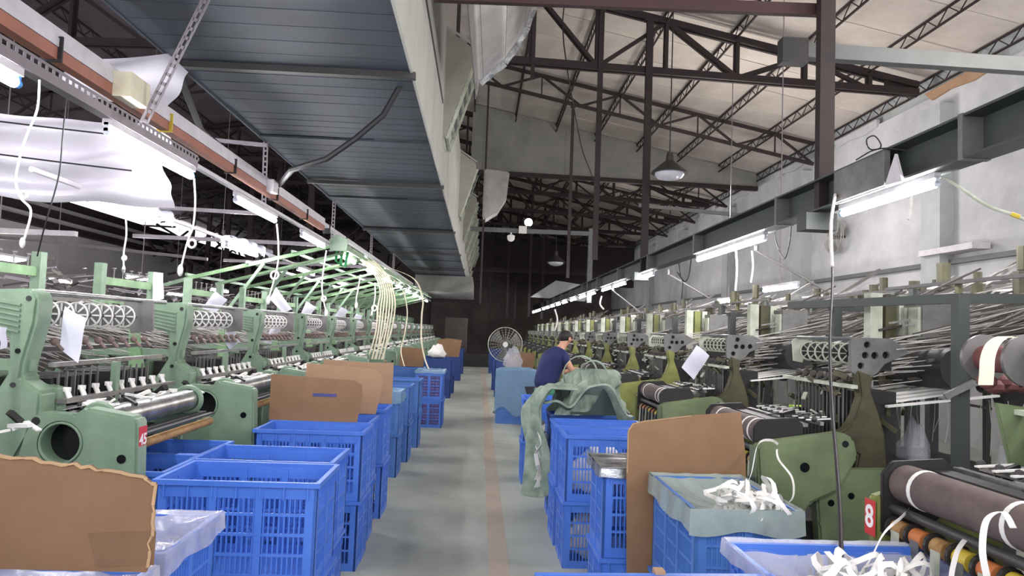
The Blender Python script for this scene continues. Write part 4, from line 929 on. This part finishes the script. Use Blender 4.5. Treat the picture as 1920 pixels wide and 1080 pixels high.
# ================================================================== RIGHT LOOMS
def right_loom(body, seed):
    r = empty('ribbon_loom', (0, 0, 0)); X = lambda x: x - 2.0
    def PL(pts): return [(X(a), b) for a, b in pts]
    arm = 'olivedark' if body == 'rgreen' else 'olive'
    a = part(MB().plate(PL([(1.53, .60), (1.50, 1.02), (1.53, 1.05), (1.97, 1.12), (2.03, 1.09), (2.055, .99), (1.95, .81), (1.80, .74), (1.70, .60)]), 0, .10, bevel=.014), 'side_frame', body, r, True)
    for hx, hz, hr in ((1.76, .93, .026), (1.60, .80, .016), (1.98, 1.06, .018)): part(MB().cyl((X(hx), -.003, hz), (X(hx), .004, hz), hr, 14), 'bolt_hole', 'hole', a)
    a = part(MB().plate(PL([(1.84, .79), (1.96, .915), (2.5, .93), (2.6, .85), (2.6, .1), (1.9, .1)]), .03, .12, bevel=.012), 'base_frame', body, r, True)
    for hx, hz in ((1.92, .74), (2.03, .78), (1.95, .5)): part(MB().cyl((X(hx), .027, hz), (X(hx), .034, hz), .018, 12), 'bolt_hole', 'hole', a)
    part(MB().box(X(1.86), X(2.5), .03, .05, .62, .64), 'seam_ledge', body, r)
    part(MB().plate(PL([(1.50, .3), (1.50, 1.03), (1.56, 1.05), (2.0, 1.02), (2.0, .3)]), .95, 1.0, bevel=.008), 'far_frame', body if body == 'olive' else 'olive', r, True)
    part(MB().box(X(1.497), X(1.50) , .0, .10, .62, 1.03), 'worn_edge', 'oliveedge' if body == 'olive' else 'rgreen', r)
    # front roller unit
    rl = part(MB().cyl((X(1.61), .14, 1.085), (X(1.61), .93, 1.085), .07, 24), 'rubber_roller', 'rubber' if body == 'rgreen' else 'redroll', r, True)
    b0 = None
    for k, y in enumerate((.24, .34, .80)):
        if b0 is None: b0 = part(MB().cyl((0, 0, 0), (0, .018, 0), .0725, 24), 'tape_band', 'white', r, True); bk = b0
        else: bk = b0.copy(); C.objects.link(bk); bk.parent = r
        bk.location = (X(1.61), y, 1.085)
    for y in (.105, .935): part(MB().plate(PL([(1.52, .90), (1.52, 1.12), (1.56, 1.165), (1.76, 1.18), (1.80, 1.14), (1.80, 1.0), (1.62, .88)]), y, y + .022, bevel=.005), 'roller_bracket', 'black', r)
    part(MB().cyl((X(1.56), .12, .995), (X(1.56), .94, .995), .018, 12), 'press_shaft', 'dark', r, True)
    part(MB().box(X(1.70), X(1.78), .13, .93, 1.02, 1.14), 'roller_guard', 'black', r)
    part(MB().cyl((X(1.56), .12, .93), (X(1.56), .94, .93), .012, 10), 'spool_shaft', 'black', r)
    for k in range(7):
        part(MB().cyl((X(1.56), .15 + k * .115, .93), (X(1.56), .215 + k * .115, .93), .032, 14), 'guide_spool', ('wood', 'yellow', 'orangep', 'yellow', 'wood', 'orangep', 'wood')[k], r, True)
        part(MB().cyl((X(1.56), .218 + k * .115, .93), (X(1.56), .232 + k * .115, .93), .042, 14), 'spool_flange', 'black', r)
        part(MB().strip([(X(1.53), .18 + k * .115, .93), (X(1.525), .18 + k * .115, .8), (X(1.53), .185 + k * .115, .66)], (0, .05, 0), .002), 'hanging_tape', 'mid' if k % 2 else 'bobbin', r)
    part(MB().box(X(1.58), X(2.0), .12, .94, .3, .62), 'lower_case', 'black', r)
    # reed zone
    part(MB().box(X(1.80), X(1.83), .12, .95, 1.13, 1.15), 'reed_rail', 'steel', r); part(MB().box(X(1.90), X(1.92), .12, .95, 1.14, 1.16), 'reed_rail', 'steel', r)
    random.seed(seed); m_ = MB(); m2 = MB(); m3 = MB()
    for k in range(22):
        y = rnd(.14, .94); x = X(rnd(1.78, 2.1)); m_.bar((x, y, 1.12 + rnd(0, .05)), (x + rnd(.04, .14), y + rnd(-.05, .05), 1.14 + rnd(0, .05)), rnd(.012, .03), rnd(.01, .03))
    for k in range(9):
        y = .16 + k * .09; m2.bar((X(1.84), y, 1.165), (X(2.0), y + .01, 1.175), .02, .006)
    for k in range(9): m3.sphere((X(1.88), .15 + k * .095, 1.17), .018, 6)
    part(m_, 'reed_fittings', 'black', r, stuff=True); part(m2, 'white_shuttles', 'white', r, stuff=True); part(m3, 'shuttle_knobs', 'dark', r, stuff=True)
    # arm and head
    part(MB().plate(PL([(2.13, 1.45), (2.22, 1.42), (2.21, 1.33), (2.26, 1.2), (2.29, 1.1), (2.31, .88), (2.12, .88), (2.14, .98), (2.03, 1.03), (2.02, 1.09), (2.08, 1.13), (2.12, 1.2), (2.15, 1.3)]), .16, .24, bevel=.01), 'arm', arm, r, True)
    h = part(MB().plate(PL([(2.105, 1.44), (2.095, 1.60), (2.12, 1.635), (2.33, 1.635), (2.43, 1.58), (2.43, 1.55), (2.30, 1.49), (2.25, 1.43), (2.17, 1.40)]), .18, .205, holes=[(X(2.185), 1.535, .019), (X(2.24), 1.535, .02), (X(2.305), 1.54, .02), (X(2.195), 1.595, .018), (X(2.16), 1.475, .018)], bevel=.003), 'head_plate', 'headgrey', r)
    part(MB().box(X(2.12), X(2.36), .22, .23, 1.45, 1.62), 'head_backing', 'black', h)
    part(MB().plate(PL([(2.10, 1.47), (2.09, 1.6), (2.11, 1.62), (2.2, 1.62), (2.16, 1.46)]), .92, .935), 'far_head_plate', 'bobbin', r)
    part(MB().cyl((X(2.13), .2, 1.625), (X(2.13), .93, 1.625), .012, 8), 'top_pipe', 'steel', r, True)
    d0 = None
    for k in range(6):
        if d0 is None:
            d0 = part(MB().cyl((0, 0, 0), (0, .014, 0), .06, 18), 'disc_wheel', 'dark', r); w0 = MB()
            for q in range(8):
                t = q * PI / 4; w0.bar((.016 * math.cos(t), -.002, .016 * math.sin(t)), (.054 * math.cos(t), -.002, .054 * math.sin(t)), .007, .003, up=(0, 1, 0))
            w0.ring((0, 0, 0), (0, 1, 0), .058, .006, 18, 4); part(w0, 'spokes', 'bobbin', d0); dk = d0
        else: dk = copy_tree(d0, r)
        dk.location = (X(2.15), .3 + k * .1, 1.54)
    t0 = None
    for k in range(7):
        if t0 is None: t0 = part(MB().sphere((0, 0, 0), .024, 8).cyl((0, 0, 0), (-.05, .0, -.05), .01, 6), 'tension_spool', 'darkyarn', r, True); tk = t0
        else: tk = t0.copy(); C.objects.link(tk); tk.parent = r
        tk.location = (X(2.12), .28 + k * .1, 1.40)
    part(MB().box(X(2.06), X(2.1), .1, 1.0, 1.35, 1.37), 'shelf_rail', 'bobbin', r)
    for k in range(2):
        m_ = MB(); y = .24 + k * .36
        for q in range(6): m_.box(X(2.14), X(2.4), y + q * .05, y + q * .05 + .02, .98, 1.33)
        part(m_, 'heald_pack', ('black', 'dark')[k], r)
    m_ = MB()
    for q in range(14): m_.bar((X(2.1), .26 + q * .048, 1.0), (X(2.1), .26 + q * .048, 1.36), .007)
    part(m_, 'heald_rods', 'mid', r)
    # warp tapes going back
    m_ = MB(); m2 = MB(); m3 = MB(); m4 = MB()
    for k in range(13): m_.bar((X(2.32), .2 + k * .055, 1.25 + .012 * (k % 4)), (X(2.9 + rnd(-.15, .15)), .22 + k * .06, 1.33 + .014 * (k % 4)), .03, .012)
    mc = MB(); md = MB()
    for k in range(70):
        x, y, z = rnd(2.04, 2.5), rnd(.24, .98), rnd(1.12, 1.46); mc.bar((X(x), y, z), (X(x + rnd(-.08, .1)), y + rnd(-.07, .07), z + rnd(-.07, .07)), rnd(.01, .035), rnd(.008, .03))
    for k in range(26):
        x, y, z = rnd(2.0, 2.4), rnd(.24, .98), rnd(1.1, 1.44); md.bar((X(x), y, z), (X(x + rnd(-.06, .08)), y + rnd(-.05, .05), z + rnd(-.06, .06)), rnd(.008, .03), .01)
    part(mc, 'harness_clutter', 'olivedark', r, stuff=True); part(md, 'harness_fittings', 'bobbin', r, stuff=True)
    for k in range(60):
        y = rnd(.1, 1.9); z = rnd(1.35, 1.62); m2.bar((X(2.35), y * .5 + .1, z), (X(4.6 + rnd(-.4, .5)), y, z + rnd(.1, .75)), .007, .005)
    for k in range(90):
        y = rnd(.1, 1.9); z = rnd(1.4, 1.7); m3.bar((X(2.5 + rnd(0, .5)), y, z), (X(3.9 + rnd(-.5, .7)), y + rnd(-.1, .1), z + rnd(.05, .5)), rnd(.008, .03), rnd(.008, .014))
    for k in range(30):
        y = rnd(.1, 1.9); z = rnd(1.5, 1.75); x = rnd(2.5, 3.6); m4.bar((X(x), y, z + (x - 2.5) * .2), (X(x + .5), y, z + (x - 2) * .2), .016, .012)
    part(m_, 'warp_tapes', 'white', r, stuff=True); part(m2, 'warp_yarn', 'yarn', r, stuff=True); part(m3, 'dark_warp_bars', 'darkyarn', r, stuff=True); part(m4, 'bright_warp_rods', 'steel', r, stuff=True)
    # stand-up canister posts
    part(MB().box(X(2.5), X(2.58), .70, .78, 1.45, 1.93), 'canister', 'bobbin', r); part(MB().box(X(2.60), X(2.67), .70, .77, 1.3, 1.92), 'olive_post', arm, r)
    part(MB().box(X(2.69), X(2.75), .7, .76, 1.72, 1.92).box(X(2.69), X(2.75), .7, .76, 1.5, 1.62), 'pale_plate', 'bobbin', r)
    part(MB().box(X(2.72), X(2.95), .5, .95, 1.62, 1.88), 'control_box', 'headgrey', r)
    for q in range(3): part(MB().box(X(2.70), X(2.73), .52 + q * .14, .62 + q * .14, 1.66, 1.84), 'control_panel', 'bobbin', r)
    # rear body
    part(MB().box(X(2.35), X(3.0), .1, .95, .1, .92), 'gear_case', 'black', r)
    part(MB().cyl((X(2.7), .12, 1.48), (X(2.7), .9, 1.46), .12, 16), 'warp_beam', 'black', r, True)
    for x in (2.42, 3.1): part(MB().box(X(x), X(x + .06), 1.02, 1.08, 0, 1.86), 'rear_post', 'tray', r)
    part(MB().box(X(2.4), X(3.2), 1.03, 1.06, 1.82, 1.85), 'rear_rail', 'tray', r)
    m_ = MB()
    for k in range(14):
        x = X(rnd(2.4, 3.1)); y = rnd(.2, 1.0); m_.strip([(x, y, 1.3), (x + rnd(-.02, .02), y, 1.15), (x + rnd(-.04, .04), y, 1.02 + rnd(-.05, .05))], (.02, .03, 0), .003)
    part(m_, 'hanging_scraps', 'bobbin', r, stuff=True)
    return r
M['redroll'] = mat('dark_red_roller', (58, 42, 40), .7, scale=12)
RG = right_loom('rgreen', 3); RO = right_loom('olive', 4); RO['n'] = 1
rl = []
for i in range(15):
    y = 1.62 + (2.2 + 2.06 * (i - 1) if i else 0)
    src = RG if i in (0, 1, 2) else RO
    o = src if i in (0, 3) else copy_tree(src); o.location = (2.0, y, 0)
    if 'n' in o: del o['n']
    rl.append(o)
    tag(o, ['dark green ribbon loom at the lower right corner with the red number plate', 'dark green ribbon loom with the big side frame, right of the ribbon-filled crate',
            'dark green ribbon loom mostly hidden behind the large smooth cardboard'][i] if i < 3 else 'olive green ribbon loom in the right row, %s olive one from the camera' % ORD[i - 3], 'loom', 'looms of the right row')
rl[0].location.y = 1.72
# first loom's front: number plate on its far frame
np2 = part(MB().box(-.003, 0, -.034, .034, -.065, .065), 'number_plate', 'red', rl[0]); np2.location = (-.504, .975, .95); np2['label'] = 'red number plate with a white 8'
t = text('8', .115, 'lettering'); t.parent = np2; t.location = (-.0045, 0, 0); t.rotation_euler = (PI / 2, 0, -PI / 2)
# right creels against the wall
def right_creel(seed):
    r = empty('yarn_creel', (0, 0, 0)); random.seed(seed)
    for x in (-1.3, 0, 1.3):
        for y in (.05, 1.6): part(MB().box(x - .03, x + .03, y, y + .06, 0, 2.05 + .3 * (x + 1.3) / 2.6), 'creel_post', 'tray', r)
    for z in (1.3, 1.7, 2.02):
        for y in (.06, 1.62): part(MB().bar((-1.3, y, z), (1.3, y, z + .28), .04, .04), 'creel_rail', 'mid', r)
    for x in (-1.3, 0, 1.3): part(MB().box(x - .012, x + .012, 0, 2.04, 2.06 + .12 * (x + 1.3), 2.085 + .12 * (x + 1.3)), 'top_rail', 'dark', r)
    part(MB().bar((-1.2, .4, 1.6), (.2, .4, 2.5), .05, .03), 'brace', 'mid', r); part(MB().bar((-.3, 1.3, 1.7), (.7, 1.3, 2.4), .05, .03), 'brace', 'mid', r)
    ms = [MB() for _ in range(5)]
    for k in range(120):
        x, y, z = rnd(-1.4, 1.2), rnd(0, 1.95), rnd(1.25, 2.05); z += .1 * (x + 1.3); ms[0].bar((x, y, z), (x + rnd(.3, .9), y + rnd(-.08, .08), z + rnd(.02, .22)), rnd(.008, .02), rnd(.006, .012))
    for k in range(170):
        x, y, z = rnd(-1.4, 1.2), rnd(0, 1.95), rnd(1.2, 2.0); z += .1 * (x + 1.3); ms[1].bar((x, y, z), (x + rnd(.1, .7), y + rnd(-.15, .15), z + rnd(-.1, .2)), rnd(.015, .04), rnd(.01, .03))
    for k in range(26):
        x, y, z = rnd(-1.3, 1.2), rnd(.1, 1.9), rnd(1.1, 1.9); ms[2].cyl((x, y, z), (x, y + .12, z), rnd(.05, .1), 10)
    for k in range(34):
        x, y, z = rnd(-1.3, 1.2), rnd(.1, 1.9), rnd(1.75, 2.15); ms[3].cyl((x, y, z), (x, y, z + rnd(.1, .2)), rnd(.025, .05), 8)
    for k in range(12):
        x, y, z = rnd(-1.3, 1.2), rnd(.1, 1.9), rnd(1.5, 2.2); ms[4].bar((x, y, z), (x + .1, y, z + rnd(-.03, .06)), .05, .05)
    part(ms[0], 'pale_yarn_lines', 'yarn', r, stuff=True); part(ms[1], 'dark_guides', 'darkyarn', r, stuff=True); part(ms[2], 'dark_spools', 'dark', r, stuff=True)
    part(ms[3], 'olive_cones', 'olivedark', r, stuff=True); part(ms[4], 'white_clips', 'white', r, stuff=True)
    return r
RC = [right_creel(31), right_creel(32)]
for i in range(17):
    o = RC[i % 2] if i < 2 else copy_tree(RC[i % 2]); o.location = (4.6 + .15 * (i % 3), 1.9 + 2.06 * i, 0)
    tag(o, 'tall grey yarn creel between the right looms and the wall, %s from the camera' % ORD[i], 'creel', 'yarn creels on the right')
# further details at the right edge
r = empty('white_band', (0, 0, 0)); bnd = ribbon([px(1895, 633, 2.6), px(1880, 632, 2.6), px(1862, 645, 2.6), px(1852, 670, 2.6), px(1850, 700, 2.6), px(1848, 722, 2.6)], R * .055, 'broad cream band curving over a rod at the right edge', 'cream', 'cream_band', .003)
bpy.data.objects.remove(r)
r = empty('yarn_spool', px(1905, 675, 2.8)); tag(r, 'large maroon yarn spool at the right edge with pale flange', 'spool')
part(MB().cyl((-.04, -.1, 0), (-.04, .12, 0), .055, 18), 'yarn_core', 'redbrown', r, True); part(MB().cyl((-.04, -.115, 0), (-.04, -.1, 0), .1, 22), 'flange', 'mid', r, True); part(MB().cyl((-.04, .12, 0), (-.04, .135, 0), .1, 22), 'flange', 'mid', r, True)
for i in range(6):
    p = px(1850 + 14 * i, 715 + 10 * (i % 2), 2.8 + .1 * i); tag(MB().sphere(p, .035, 8, (1, 1.2, .9)).build('small_spool', 'redbrown', smooth=True), 'small maroon spool clustered under the cream band, %s from the left' % ORD[i].replace('nearest', 'first'), 'spool', 'small maroon spools')
tag(MB().plate([(0, 0), (.17, -.02), (.2, -.22), (.06, -.25)], 0, .02, bevel=.004).build('loom_guard', 'rgreen'), 'olive-yellow guard panel at the right edge below the maroon spools', 'panel').location = px(1868, 755, 2.7)
r = empty('creel_frame', (2.45, 3.55, 0)); tag(r, 'dark green square frame standing right of the first grey head plate', 'frame')
part(MB().box(-.03, .03, 0, .06, 0, 1.87), 'post', 'tray', r); part(MB().bar((0, .03, 1.85), (-.2, 1.6, 1.86), .04, .05), 'top_bar', 'tray', r)
part(MB().bar((0, .03, 1.85), (1.6, .1, 1.9), .04, .05), 'top_bar', 'tray', r); part(MB().bar((-.1, 0, 1.35), (.7, -.25, 1.85), .03, .03), 'brace', 'headgrey', r)
tag(MB().box(W - .35, W - .05, 10.9, 12.3, 3.16, 3.26).build('wall_fitting', 'lampbody'), 'unlit long lamp fitting on the wall ledge under the pilaster', 'lamp')
bag(2.85, 3.7, .62, (.14, .14, .22), 'translucent bag hanging below the white warp tapes at the right', 'film', 9)
bag(2.65, 4.3, .7, (.1, .12, .2), 'second pale bag under the white warp tapes', 'film', 10)
tag(MB().box(-.05, .05, -.03, .03, 0, .03).build('lime_tray', 'lime'), 'lime green plastic tray beside the white warp tapes', 'tray'); bpy.data.objects['lime_tray'].location = (2.42, 5.2, 1.1); bpy.data.objects['lime_tray'].scale = (2.2, 3, 1)
ribbon([px(1900, 990, 2.0), px(1880, 960, 2.0), px(1850, 975, 2.0), px(1842, 1030, 2.0), px(1850, 1080, 2.0)], R * .02, 'white tape hanging over the lower spools at the right corner')

# ================================================================== FANS, PENDANTS, FRAME
def fan(x, y, z, R_, rx, label, pole=True, name='pedestal_fan'):
    r = empty(name, (x, y, 0 if pole else z)); tag(r, label, 'fan'); zc = z if pole else 0
    m_ = MB()
    for yy, k in ((-.06, 1), (.06, 1)):
        m_.ring((0, yy * .4, zc), (0, 1, 0), R_, .009, 36, 6)
    for q in range(5): m_.ring((0, -.07 + .012 * q, zc), (0, 1, 0), R_ * (.3 + .14 * q), .0025, 28, 4)
    for q in range(24):
        t = q * PI / 12; m_.tube([(.05 * math.cos(t), -.08, zc + .05 * math.sin(t)), (R_ * .7 * math.cos(t), -.07, zc + R_ * .7 * math.sin(t)), (R_ * math.cos(t), -.02, zc + R_ * math.sin(t))], .0022, 4)
        m_.tube([(.05 * math.cos(t), .08, zc + .05 * math.sin(t)), (R_ * math.cos(t), .02, zc + R_ * math.sin(t))], .0022, 4)
    part(m_, 'wire_cage', 'fanwire', r)
    for q in range(3):
        t = q * 2 * PI / 3 + .4
        def bf(u, v, t=t): a = t + (v - .5) * (.5 + .5 * u); rr = .04 + u * R_ * .8; return (rr * math.cos(a), .03 * (v - .5) * 2, zc + rr * math.sin(a))
        part(MB().grid(bf, 6, 5, .003), 'blade', 'mid', r)
    part(MB().cyl((0, -.05, zc), (0, .14, zc), .05, 16), 'motor', 'dark', r, True); part(MB().cyl((0, -.085, zc), (0, -.07, zc), .05, 16), 'badge', 'white', r)
    if pole:
        part(MB().cyl((0, .1, .03), (0, .1, zc), .02, 10), 'pole', 'dark', r); part(MB().cyl((0, .1, 0), (0, .1, .04), .2, 20, .17), 'base', 'dark', r)
    else: part(MB().bar((0, .12, zc), (.1, .25, zc), .04, .05), 'wall_arm', 'dark', r)
    return r
fan(.50, 14.0, 1.33, .33, 0, 'round pedestal fan with wire cage beside the aisle on the right')
f2 = fan(7.78, 15.6, 3.95, .38, 0, 'dark round fan mounted on the right wall below the beam', False, 'wall_fan'); f2.rotation_euler.z = -PI / 2
def pendant(x, y, z, label, s=1.0):
    r = empty('pendant_lamp', (x, y, z)); tag(r, label, 'lamp')
    part(MB().cyl((0, 0, 0), (0, 0, .02), .30 * s, 24, .29 * s).cyl((0, 0, .02), (0, 0, .2 * s), .29 * s, 24, .08 * s).cyl((0, 0, .2 * s), (0, 0, .34 * s), .07 * s, 14, .05 * s), 'shade', 'dark', r, True)
    part(MB().sphere((0, 0, -.01), .24 * s, 16, (1, 1, .45)), 'glass_bowl', 'glass', r, True)
    part(MB().cyl((0, 0, .34 * s), (0, 0, zroof(x) - z), .01, 6), 'drop_wire', 'cable', r)
p = px(1255, 325, 11.5); pendant(p.x, p.y, p.z, 'unlit high bay lamp with dark conical shade hanging under the roof', 1.0)
p = px(1042, 492, 26); pendant(p.x, p.y, p.z, 'far small high bay lamp in the dark end of the hall', 1.2)
r = empty('pipe_frame', (0, 18.7, 0)); tag(r, 'grey square tube frame crossing under the trusses, with post on the right', 'frame')
part(MB().box(-.35, 2.95, -.05, .05, 4.16, 4.27), 'cross_tube', 'greybeam', r); part(MB().box(2.75, 2.87, -.06, .06, 2.4, 4.35), 'post', 'greybeam', r)
p = px(991, 417, 18.7)
r = empty('bulb_lamp', p); tag(r, 'glowing round bulb on the grey tube frame', 'lamp'); part(MB().sphere((0, 0, 0), .11, 14), 'bulb', mat('soft_bulb', (225, 215, 255), .4, emit=1.6, var=0), r, True); part(MB().cyl((0, 0, -.2), (0, 0, -.08), .05, 10), 'socket', 'black', r)
p = px(958, 446, 18.7); r = empty('dome_camera', p); tag(r, 'white dome hanging from the grey tube frame', 'camera'); part(MB().sphere((0, 0, 0), .1, 14), 'dome', 'white', r, True); part(MB().cyl((0, 0, 0), (0, 0, .22), .02, 8).cyl((0, 0, .02), (0, 0, .06), .1, 14), 'bracket', 'white', r)
p = px(980, 432, 18.62); tag(MB().box(-.1, .1, -.1, .05, -.08, .1).build('wall_camera', 'white'), 'small white boxy fitting between the dome and the bulb', 'camera').location = p

# far end ---------------------------------------------------------------
tag(MB().box(-.6, 8, 37.6, 38, 4.1, 6.2).build('trim_20', 'truss'), kind='structure')
tag(MB().box(-.6, 8, 33.6, 33.9, 4.35, 4.5).build('far_beam', 'truss'), 'dark horizontal beam above the far end of the hall', 'beam')
p = px(927, 540, 43.95); r = empty('notice_board', p); tag(r, 'small pale notice panels on the dark end wall', 'notice')
part(MB().box(-.25, .25, -.02, .02, -.22, .18), 'panel', 'greybeam', r); part(MB().box(-.65, -.45, -.02, .02, -.15, .12), 'panel', 'greybeam', r); part(MB().box(-.2, .2, -.02, .02, .24, .34), 'panel', 'greybeam', r)
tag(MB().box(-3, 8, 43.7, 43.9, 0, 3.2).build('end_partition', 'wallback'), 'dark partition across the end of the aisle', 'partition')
tag(MB().box(-.7, .5, 31, 31.8, 0, .55).build('dark_machine_case', 'black'), 'low dark machine standing at the end of the aisle', 'machine')
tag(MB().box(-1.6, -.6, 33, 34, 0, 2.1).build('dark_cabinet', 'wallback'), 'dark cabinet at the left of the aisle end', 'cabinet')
tag(MB().plate([(2.0, 3.0), (4.2, 2.9), (4.6, 3.5), (3.0, 3.7)], 29, 29.3).build('pale_panel', 'pil'), 'pale slanting panel far beyond the tube lamps', 'panel')
for i in range(1):
    random.seed(60 + i); m_ = MB()
    for k in range(260):
        x, y, z = rnd(-12.6, -4.5), 25 + rnd(0, 15), rnd(3.2, 5.2); m_.bar((x, y, z), (x + rnd(-1, 1), y + rnd(-1, 1), z + rnd(-.8, .8)), .07)
    tag(m_.build('steel_bracing', 'truss'), 'dark tangled steel bracing at the back left under the roof', 'bracing', None, 'stuff')
for i in range(6):
    x = -4.8 - i * 1.55; post(x, 20 + i * 2.3, 0, zroof(x) - .25, .16, 'dark post standing in the left part of the hall, %s from the duct' % ORD[i].replace('nearest', 'first'))
for i, z in enumerate((4.3, 4.7, 5.1)): tag(MB().box(WL, WL + .3, Y0, YE, z, z + .2).build('trim_%d' % (30 + i), 'truss'), kind='structure')

# ================================================================== WORKER
def person(loc):
    r = empty('person', loc); tag(r, 'person in a navy T-shirt bending over the right looms with arms reaching forward', 'person')
    def skin(name, verts, edges, m, parent, sub=2, root=0):
        me = bpy.data.meshes.new(name); me.from_pydata([v[:3] for v in verts], edges, []); me.materials.append(M[m])
        o = bpy.data.objects.new(name, me); C.objects.link(o); o.parent = parent
        s_ = o.modifiers.new('skin', 'SKIN'); s_.use_smooth_shade = True
        for i, v in enumerate(verts):
            rr = v[3] if isinstance(v[3], tuple) else (v[3], v[3]); me.skin_vertices[0].data[i].radius = rr; me.skin_vertices[0].data[i].use_root = (i == root)
        ss = o.modifiers.new('sub', 'SUBSURF'); ss.levels = sub; ss.render_levels = sub; return o
    # facing +x, leaning; z from floor
    V = [(0, 0, .92, .13), (.05, 0, 1.10, .125), (.13, 0, 1.28, (.15, .12)), (.2, 0, 1.40, (.12, .1)), (.26, 0, 1.47, .052), (.31, 0, 1.53, .06), (.35, 0, 1.60, (.085, .078)), (.37, 0, 1.66, .06)]
    E_ = [(i, i + 1) for i in range(7)]
    for s in (-1, 1):
        n = len(V); V += [(.19, .17 * s, 1.37, .055), (.27, .22 * s, 1.22, .045), (.34, .23 * s, 1.10, .038), (.47, .19 * s, 1.13, .032), (.58, .15 * s, 1.17, .024), (.64, .14 * s, 1.18, (.035, .018)), (.68, .135 * s, 1.175, (.034, .014))]
        E_ += [(3, n)] + [(n + i, n + i + 1) for i in range(6)]; hnd = n + 6
        for q in range(4):
            k = len(V); yy = .135 * s + (q - 1.5) * .018; L = (.032, .04, .038, .03)[q]
            V += [(.70, yy, 1.172, .0085), (.70 + L * .6, yy, 1.163, .008), (.70 + L, yy, 1.145, .007)]; E_ += [(hnd, k), (k, k + 1), (k + 1, k + 2)]
        k = len(V); V += [(.655, .135 * s - s * .035, 1.165, .01), (.685, .135 * s - s * .045, 1.15, .008)]; E_ += [(n + 5, k), (k, k + 1)]
        n = len(V); V += [(0, .09 * s, .86, .095), (.02, .11 * s, .50, .062), (-.02, .11 * s, .10, .042), (.06, .12 * s, .05, .04), (.14, .125 * s, .035, .03)]
        E_ += [(0, n), (n, n + 1), (n + 1, n + 2), (n + 2, n + 3), (n + 3, n + 4)]
    b = skin('body', V, E_, 'skin', r)
    sh = [(-.01, 0, .86, (.17, .185)), (.04, 0, 1.05, (.165, .18)), (.10, 0, 1.22, (.18, .19)), (.17, 0, 1.37, (.16, .16)), (.235, 0, 1.45, (.085, .08))]
    se = [(0, 1), (1, 2), (2, 3), (3, 4)]
    for s in (-1, 1):
        n = len(sh); sh += [(.19, .17 * s, 1.365, .078), (.25, .215 * s, 1.25, .066)]; se += [(3, n), (n, n + 1)]
    skin('shirt', sh, se, 'navy', r)
    tr = [(0, 0, .86, (.165, .18))]; te = []
    for s in (-1, 1):
        n = len(tr); tr += [(0, .095 * s, .80, .105), (.02, .11 * s, .48, .08), (-.02, .11 * s, .12, .062)]; te += [(0, n), (n, n + 1), (n + 1, n + 2)]
    skin('trousers', tr, te, 'trousers', r)
    h = Vector((.35, 0, 1.605))
    m_ = MB(); m_.sphere((h.x - .02, 0, h.z + .028), .102, 14, (1.0, .86, .86)); part(m_, 'hair', 'hair', b, True)
    part(MB().sphere((h.x + .092, 0, h.z - .012), .016, 8, (1, .7, 1.3)), 'nose', 'skin', b, True)
    part(MB().box(h.x + .078, h.x + .086, -.022, .022, h.z - .05, h.z - .043), 'mouth', 'redbrown', b)
    for s in (-1, 1):
        part(MB().sphere((h.x + .075, .03 * s, h.z + .008), .011, 8), 'eye', 'hair', b, True); part(MB().sphere((h.x, .084 * s, h.z - .01), .024, 8, (1, .4, 1.3)), 'ear', 'skin', b, True)
        part(MB().box(-.06, .18, .075 * s - (.0 if s > 0 else .0) - .0 + (.0), .075 * s + .085 * s if s > 0 else .075 * s, 0, .08) if False else MB().sphere((.06, .118 * s, .035), .075, 10, (1.7, .65, .6)), 'shoe', 'shoe', r, True)
    return r
w_ = person((.86, 9.4, .0)); w_.rotation_euler.z = math.radians(28); w_.scale = (.95,) * 3
